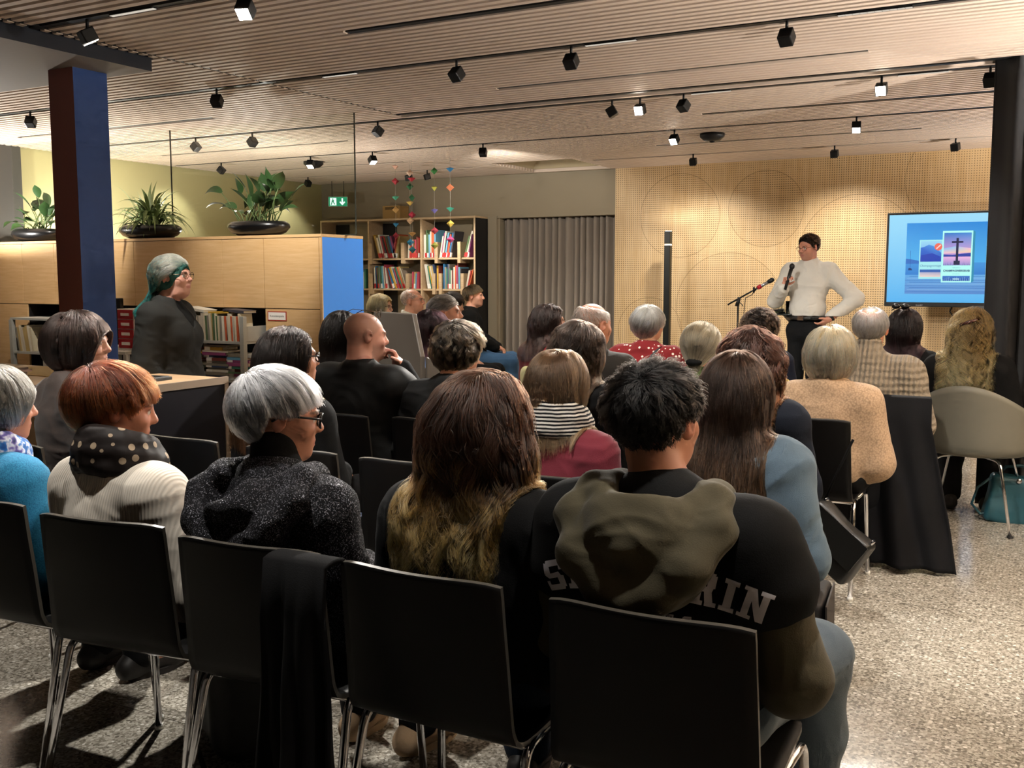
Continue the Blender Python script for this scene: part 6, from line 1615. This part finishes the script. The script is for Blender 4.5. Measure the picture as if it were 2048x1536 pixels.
m = MB(); m.tube([(0, -.12, .13), (-.05, -.08, .2), (-.1, 0, .22), (-.05, .08, .2), (0, .12, .13)], .006, 8); m.obj('strap', LEATH, b2)
# teal handbag
F = SDF()
def tq(P):
    z = P[..., 2]; w = .21 - .05 * (z / .30) ; q = np.stack([np.abs(P[..., 0]) - w + .03, np.abs(P[..., 1]) - (.085 - .04 * z / .3) + .03, np.abs(z - .145 + .02 * np.cos(P[..., 0] * 9)) - .145 + .03], -1)
    return np.linalg.norm(np.maximum(q, 0), axis=-1) + np.minimum(q.max(-1), 0) - .03 - .008 * vnoise(P * 8, 2)
F.ell((0, 0, .15), (.4, .3, .3)); F.cut(tq); F.bounds = lambda q: (A3((-.25, -.13, -.02)), A3((.25, .13, .34)))
V, Q = F.mesh(.008); hb = np_obj('handbag', V, Q, plain('teal_leather', '1f4f5c', .4, var=.15, scale=12, bump=.2)); place(hb, (-.16, 6.60, 0.0), math.radians(12)); tag(hb, 'teal leather handbag on the floor at the right edge', 'bag')
m = MB(); m.tube([(-.17, -.04, .26), (-.24, -.05, .20), (-.27, -.05, .10), (-.22, -.05, .04), (-.19, -.05, .05)], .008, 8); m.tube([(-.12, 0, .28), (-.08, .02, .32), (0, .02, .33), (.08, .02, .32), (.12, 0, .28)], .010, 8); m.obj('strap', plain('teal_leather_strap', '1c4450', .4, var=.1), hb)
m = MB(); m.ell((-.02, -.058, .25), (.016, .008, .016)); m.obj('clasp', CHROME, hb)
# black bag on the floor under the front row
bp = soft_box('rucksack', (-.17, -.11, 0), (.17, .11, .34), .06, plain('black_nylon', '0d0d0e', .6, var=.1), 'black rucksack on the floor under the silver-haired person\'s chair', 'bag', (-2.16, 2.22, .012), math.radians(-35), math.radians(0))
m = MB(); m.box((-.10, -.123, .295), (-.065, -.115, .31)); m.obj('tag', plain('orange_tag', 'b86a3a', .5, var=0), bp); m = MB(); m.tube([(.1, -.11, .30), (.13, -.15, .2), (.12, -.15, .08), (.14, -.13, .0)], .008, 6); m.obj('strap', plain('black_webbing', '0f0f10', .7, var=0), bp)

# coat hanging over the chair of the cable pullover
ccoat = cloth('black_coat_wool', '0b0b0e')
kc = chair(-.90, 5.66, 0, 'black shell chair under the cable-knit pullover, covered by a black coat')
def coat(name, x, y, top, bot, w, label, mat, seed, skew=0, out=.0, rz=0, slant=0):
    def f(u, v):
        a = (u - .5) * 2; s = v
        yy = -.285 - .02 - .06 * s - .045 * math.sin(9 * u + seed + 1.5 * s) * s - .025 * math.sin(23 * u + 2 * seed - 2 * s) * s - .012 * math.sin(14 * s + 7 * u) * s - out * s * s
        xx = a * w * (1 + .35 * s * (1 if a > 0 else .6)) + skew * s
        z = top - .02 * a * a + (bot - top) * s + slant * a * s
        if s < .12: yy = -.285 - .02 + (.12 - s) * .7; z = top + .012 - (s - .06) ** 2 * 2
        return (xx, yy, z)
    m = MB(); m.grid(f, 60, 44); o = m.obj(name, mat, None, solid=.012); place(o, (x, y, 0), rz)
    return tag(o, label, 'coat')
coat('coat', -.78, 5.64, .83, .03, .22, 'black coat hanging over the chair of the cable-knit pullover down to the floor', ccoat, 1.3, .10, .12)
# dark coat over the silver-haired person's chair
coat('coat', -1.475, 1.99, .80, .06, .085, 'black coat with fluffy trim draped over the silver-haired person\'s chair', cloth('black_coat_twill', '070709'), 2.1, .05, .02, 0, .02)
# ================================================================== things people wear
def info(k): return PI_[k]
RIM = plain('glasses_rim_black', '101012', .3, var=0); RIMM = plain('glasses_rim_metal', '6a5a4a', .25, .8, var=0)
glasses(info('silver')['o'], info('silver')['hc'], info('silver')['R'], RIM, 'thick')
glasses(info('lace')['o'], info('lace')['hc'], info('lace')['R'], RIM, 'thick')
for k in ('blonde', 'white', 'specs', 'green', 'speaker'): glasses(info(k)['o'], info(k)['hc'], info(k)['R'], RIM if k in ('blonde', 'white') else RIMM)
b = info('bald'); glasses(b['o'], b['hc'] + b['R'] @ A3((0, -.05, .112)), b['R'], RIMM)
# polka-dot scarf
c = info('cream'); J = c['J']; nb = J['neck']
F = SDF()
for i, (dz, r, yr, rr_) in enumerate(((-.016, .104, .100, .032), (.022, .095, .094, .033), (.058, .082, .084, .028))): ring(F, nb + A3((.004, .012, dz)), r, yr, -.03, rr_, .02)
V, Q = F.mesh(.0065); np_obj('scarf', V, Q, cloth('polka_dot_scarf', '1a1413', 'dots', '9c8a74', .6), c['o'], disp=folds(.004, 77, (5, 5, 22)))
m = MB(); p = c['hc'] + c['R'] @ A3((.088, -.008, -.052)); m.cyl(p, p + A3((0, 0, -.018)), .0012, n=6); m.ell(p + A3((0, 0, -.024)), (.008, .008, .009)); m.obj('earring', plain('earring_dark', '4a2a2a', .2, .6, var=0), c['o'])
c = info('blue'); nb = c['J']['neck']; F = SDF()
for dz, r in ((0, .085), (.035, .076)): ring(F, nb + A3((0, .012, dz)), r, r, -.03, .03, .02)
V, Q = F.mesh(.008); np_obj('scarf', V, Q, cloth('blue_print_scarf', '1d4f93', 'multi'), c['o'], disp=folds(.007, 79, (10, 10, 16)))
c = info('burg'); nb = c['J']['neck']; F = SDF()
for dz, r in ((-.01, .10), (.03, .092), (.06, .08)): ring(F, nb + A3((0, .012, dz)), r, r, -.03, .032, .02)
F.cap(nb + A3((.08, -.02, .0)), nb + A3((.15, .03, -.06)), .03, .025, .03)
V, Q = F.mesh(.007); np_obj('scarf', V, Q, cloth('black_white_stripe_scarf', '16161a', 'stripe', 'c9c6c0'), c['o'], disp=folds(.005, 81, (9, 9, 16)))
# hood of the silver-haired person's cardigan
def hood(k, mat, W, Dp, drop, rim, name, vox=.006, seed=5, op=None):
    c = info(k); nb = c['J']['neck']; F = SDF()
    F.ell(nb + A3((0, -.115 - Dp * .3, -drop * .44)), (W * .92, .066 + Dp, drop * .60), .05)
    for s in (-1, 1):
        pts = [nb + A3((s * .055, .07, -.035)), nb + A3((s * .105, .035, .000)), nb + A3((s * W * .78, -.045, .006)), nb + A3((s * W * .93, -.105, -drop * .18)), nb + A3((s * W * .72, -.15 - Dp, -drop * .48)), nb + A3((s * W * .36, -.165 - Dp, -drop * .72)), nb + A3((0, -.17 - Dp, -drop * .82))]
        F.chain(pts, [.022, .030, rim, rim, rim * .95, rim * .9, rim * .9], .035)
        p2 = [nb + A3((s * .09, -.02, .022)), nb + A3((s * .095, -.085, .004)), nb + A3((s * .05, -.15 - Dp * .8, -drop * .22)), nb + A3((0, -.165 - Dp, -drop * .32))]
        F.chain(p2, rim * .55, .035)
    F.ell(nb + A3((0, -.055, .055)), (.078, .085, .075), .025, None, True)
    if op: op(F, nb)
    V, Q = F.mesh(vox); return np_obj(name, V, Q, mat, c['o'], disp=folds(.005, seed, (5, 5, 11)))
hood('jersey', cloth('olive_sweatshirt', '4a4433'), .165, .022, .215, .032, 'hood')
hood('silver', cloth('charcoal_shimmer_knit', '17171b'), .165, .010, .20, .030, 'hood', seed=9, op=lambda F, nb: F.ell(nb + A3((-.05, -.13, -.01)), (.07, .05, .10), .03, None, True))

# block letters across the back of the jacket
LET = {
 'S': [[(.06, .80), (.60, .80), (.66, 1), (.16, 1)], [(0, .58), (.24, .52), (.24, .84), (.06, .94)], [(.0, .56), (.14, .42), (.66, .42), (.56, .60)], [(.48, .14), (.72, .08), (.72, .46), (.48, .50)], [(.10, 0), (.62, 0), (.70, .20), (.06, .20)], [(0, 0), (.12, 0), (.12, .34), (0, .34)], [(.60, .66), (.72, .66), (.72, 1), (.60, 1)]],
 'L': [[(.12, 0), (.38, 0), (.38, 1), (.12, 1)], [(0, .86), (.50, .86), (.50, 1), (0, 1)], [(0, 0), (.72, 0), (.72, .17), (0, .17)], [(.56, .17), (.72, .17), (.72, .38), (.60, .38)]],
 'Y': [[(.26, 0), (.52, 0), (.52, .5), (.26, .5)], [(.02, .9), (.26, .44), (.46, .44), (.28, .9)], [(.32, .44), (.52, .44), (.76, .9), (.50, .9)], [(0, .88), (.34, .88), (.34, 1), (0, 1)], [(.44, .88), (.78, .88), (.78, 1), (.44, 1)], [(.16, 0), (.62, 0), (.62, .14), (.16, .14)]],
 'T': [[(.26, 0), (.50, 0), (.50, .9), (.26, .9)], [(0, .82), (.76, .82), (.76, 1), (0, 1)], [(0, .62), (.13, .62), (.13, .84), (0, .84)], [(.63, .62), (.76, .62), (.76, .84), (.63, .84)], [(.14, 0), (.62, 0), (.62, .14), (.14, .14)]],
 'H': [[(.1, 0), (.32, 0), (.32, 1), (.1, 1)], [(.46, 0), (.68, 0), (.68, 1), (.46, 1)], [(.3, .42), (.5, .42), (.5, .60), (.3, .60)], [(0, 0), (.38, 0), (.38, .13), (0, .13)], [(.42, 0), (.78, 0), (.78, .13), (.42, .13)], [(0, .87), (.38, .87), (.38, 1), (0, 1)], [(.42, .87), (.78, .87), (.78, 1), (.42, 1)]],
 'E': [[(.1, 0), (.34, 0), (.34, 1), (.1, 1)], [(0, 0), (.7, 0), (.7, .17), (0, .17)], [(0, .83), (.7, .83), (.7, 1), (0, 1)], [(.3, .42), (.54, .42), (.54, .58), (.3, .58)]],
 'R': [[(.1, 0), (.34, 0), (.34, 1), (.1, 1)], [(0, .82), (.6, .82), (.66, 1), (0, 1)], [(.46, .56), (.70, .56), (.70, .94), (.46, .94)], [(.3, .42), (.62, .42), (.66, .58), (.3, .58)], [(.40, .46), (.62, .46), (.74, 0), (.50, 0)], [(0, 0), (.42, 0), (.42, .14), (0, .14)], [(.48, 0), (.80, 0), (.80, .14), (.48, .14)]],
 'I': [[(.1, 0), (.34, 0), (.34, 1), (.1, 1)], [(0, 0), (.44, 0), (.44, .15), (0, .15)], [(0, .85), (.44, .85), (.44, 1), (0, 1)]],
 'N': [[(.1, 0), (.30, 0), (.30, 1), (.1, 1)], [(.56, 0), (.76, 0), (.76, 1), (.56, 1)], [(.14, 1), (.56, 0), (.76, .0), (.34, 1)], [(0, 0), (.40, 0), (.40, .13), (0, .13)], [(0, .87), (.34, .87), (.34, 1), (0, 1)], [(.48, .87), (.86, .87), (.86, 1), (.48, 1)]],
 'P': [[(.1, 0), (.34, 0), (.34, 1), (.1, 1)], [(0, .82), (.6, .82), (.66, 1), (0, 1)], [(.46, .48), (.70, .48), (.70, .94), (.46, .94)], [(.3, .38), (.64, .38), (.64, .54), (.3, .54)], [(0, 0), (.44, 0), (.44, .14), (0, .14)]],
 'O': [[(.0, .14), (.24, .14), (.24, .86), (0, .86)], [(.48, .14), (.72, .14), (.72, .86), (.48, .86)], [(.1, 0), (.62, 0), (.72, .18), (0, .18)], [(0, .82), (.72, .82), (.62, 1), (.1, 1)]],
}
WID = {k: max(p[0] for q in v for p in q) for k, v in LET.items()}
je = info('jersey'); vest = [o for o in je['o'].children if o.name.startswith('jacket_back')][0]
bvh = BVHTree.FromPolygons([v.co[:] for v in vest.data.vertices], [p.vertices[:] for p in vest.data.polygons])
def lettering(word, size, zc, arch, space, name):
    m = MB(); tot = sum(WID[c] for c in word) * size + space * (len(word) - 1); x = -tot / 2; off = .003
    for ch in word:
        w = WID[ch] * size; xm = (x + w / 2)
        ang = -xm * arch; cx = xm; cz = zc - xm * xm * arch / 2
        for q in LET[ch]:
            off += .00006
            def f(u, v):
                a = [(q[0][i] * (1 - u) + q[1][i] * u) * (1 - v) + (q[3][i] * (1 - u) + q[2][i] * u) * v for i in (0, 1)]
                lx = a[0] * size - w / 2; lz = a[1] * size - size / 2
                px = cx + lx * math.cos(ang) - lz * math.sin(ang); pz_ = cz + lx * math.sin(ang) + lz * math.cos(ang)
                h = bvh.ray_cast(Vector((px, -.8, pz_)), Vector((0, 1, 0)))
                return (px, (h[0].y if h[0] else -.17) - off, pz_)
            m.grid(f, 5, 5, 0, True)
        x += w + space
    return m.obj(name, plain('white_felt_letter', 'd9d5dc', .8, var=.04), je['o'])
zn = je['J']['neck'][2]
lettering('SLYTHERIN', .066, zn - .138, 1.5, .006, 'lettering')
lettering('SPORTS', .024, zn - .215, .8, .016, 'lettering')

# strap across the heart-patterned blouse
h = info('hearts'); bl = [o for o in h['o'].children if o.name.startswith('blouse')][0]
bv = BVHTree.FromPolygons([v.co[:] for v in bl.data.vertices], [p.vertices[:] for p in bl.data.polygons])
def strapf(u, v):
    x = .11 - .25 * u; z = h['J']['neck'][2] + .0 - .34 * u; x += (v - .5) * .035; z += (v - .5) * .025
    q = bv.ray_cast(Vector((x, -.9, z)), Vector((0, 1, 0))); return (x, (q[0].y if q[0] else -.1) - .005, z)
MB().grid(strapf, 30, 3).obj('strap', plain('navy_strap', '14161f', .7, var=0), h['o'], solid=.004)
# hair clip, ponytail band, plait ribbon
g = info('curls'); T = lambda k, p: tuple(info(k)['hc'] + info(k)['R'] @ A3(p))
TORT = plain('tortoiseshell', '3a1410', .15, var=.6, scale=60, coat=.5)
m = MB(); m.tube([T('curls', (-.065, -.112, .028)), T('curls', (-.03, -.142, .045)), T('curls', (.015, -.146, .062)), T('curls', (.055, -.128, .075))], [.006, .011, .011, .005], 10); m.obj('hair_clip', TORT, g['o'])
g = info('pony'); m = MB(); m.ell(T('pony', (0, -.128, -.075)), (.045, .035, .022)); m.obj('hair_band', BLK2, g['o'])
g = info('green'); m = MB(); m.ell(T('green', (0, -.105, -.09)), (.042, .04, .028)); m.obj('hair_band', BLK2, g['o'])
g = info('choc'); m = MB()
for s in (-1, 1): m.ell(T('choc', (-.03 + s * .03, -.02, .142)), (.027, .02, .018))
m.tube([T('choc', (-.09, -.0, .115)), T('choc', (-.03, -.01, .15)), T('choc', (.03, -.0, .14))], .004, 6); m.obj('sunglasses', RIM, g['o'])

# speaker: watch, belt, hand microphone
s = info('speaker'); J = s['J']; w = J['wrL']; e = J['elL']; d = (w - e) / np.linalg.norm(w - e); a = w - d * .012
m = MB(); m.cyl(a - d * .012, a + d * .012, .038, .036, 22); m.obj('watch_strap', BLACKP, s['o']); 
x = np.cross(d, A3((0, 0, 1))); x /= np.linalg.norm(x); m = MB(); up_ = A3((-.3, .75, .5)); m.cyl(a + up_ * .030, a + up_ * .044, .022, .022, 20); m.obj('watch', BLACKP, s['o'])
F = SDF(); 
ring(F, J['pel'] + A3((0, .0, .105)), .176, .136, 0, .018, .01, n=26); V, Q = F.mesh(.007); np_obj('belt', V, Q, LEATH, s['o'])
m = MB(); m.box((-.03, .146, J['pel'][2] + .085), (.03, .158, J['pel'][2] + .125)); m.obj('belt_buckle', CHROME, s['o'])
hw = J['wrR']; mp = Matrix.Translation(s['loc']) @ Matrix.Rotation(s['a'], 4, 'Z')
hm = MB(); c0_ = A3(hw) + A3((-.052, .030, .075)); up_ = A3((-.22, -.12, .95)); up_ = up_ / np.linalg.norm(up_)
hm.tube([c0_ - up_ * .10, c0_ + up_ * .10], [.013, .018], 16); o = hm.obj('hand_microphone', BLACKP); o.matrix_world = mp; tag(o, 'black hand microphone held by the speaker', 'microphone')
gm = MB(); q = c0_ + up_ * .125; gm.ell(tuple(q), (.025, .025, .03)); gm.obj('grille', plain('mic_grille', '1a1a1c', .5, .4, var=0), o)
# ================================================================== lights and camera
cam = bpy.data.cameras.new('camera'); co = bpy.data.objects.new('camera', cam); COL.objects.link(co)
cam.sensor_width = 36; cam.lens = 2018.3 * 36 / 2048; cam.clip_start = .05
co.location = (0, 0, 1.44); co.rotation_euler = (math.radians(90 - 6.037), 0, math.radians(28.517)); S.camera = co
W = bpy.data.worlds.new('world'); S.world = W; W.use_nodes = True
W.node_tree.nodes['Background'].inputs[0].default_value = (1, .8, .6, 1); W.node_tree.nodes['Background'].inputs[1].default_value = .0
S.view_settings.view_transform = 'Standard'; S.view_settings.look = 'None'; S.view_settings.exposure = EXPO; S.view_settings.gamma = 1
S.cycles.max_bounces = 6; S.cycles.diffuse_bounces = 3; S.cycles.glossy_bounces = 2; S.cycles.transmission_bounces = 5; S.cycles.transparent_max_bounces = 8
S.cycles.caustics_reflective = False; S.cycles.caustics_refractive = False; S.cycles.sample_clamp_indirect = 6; S.cycles.use_denoising = True
S.cycles.use_adaptive_sampling = True; S.cycles.adaptive_threshold = .06; S.cycles.adaptive_min_samples = 12
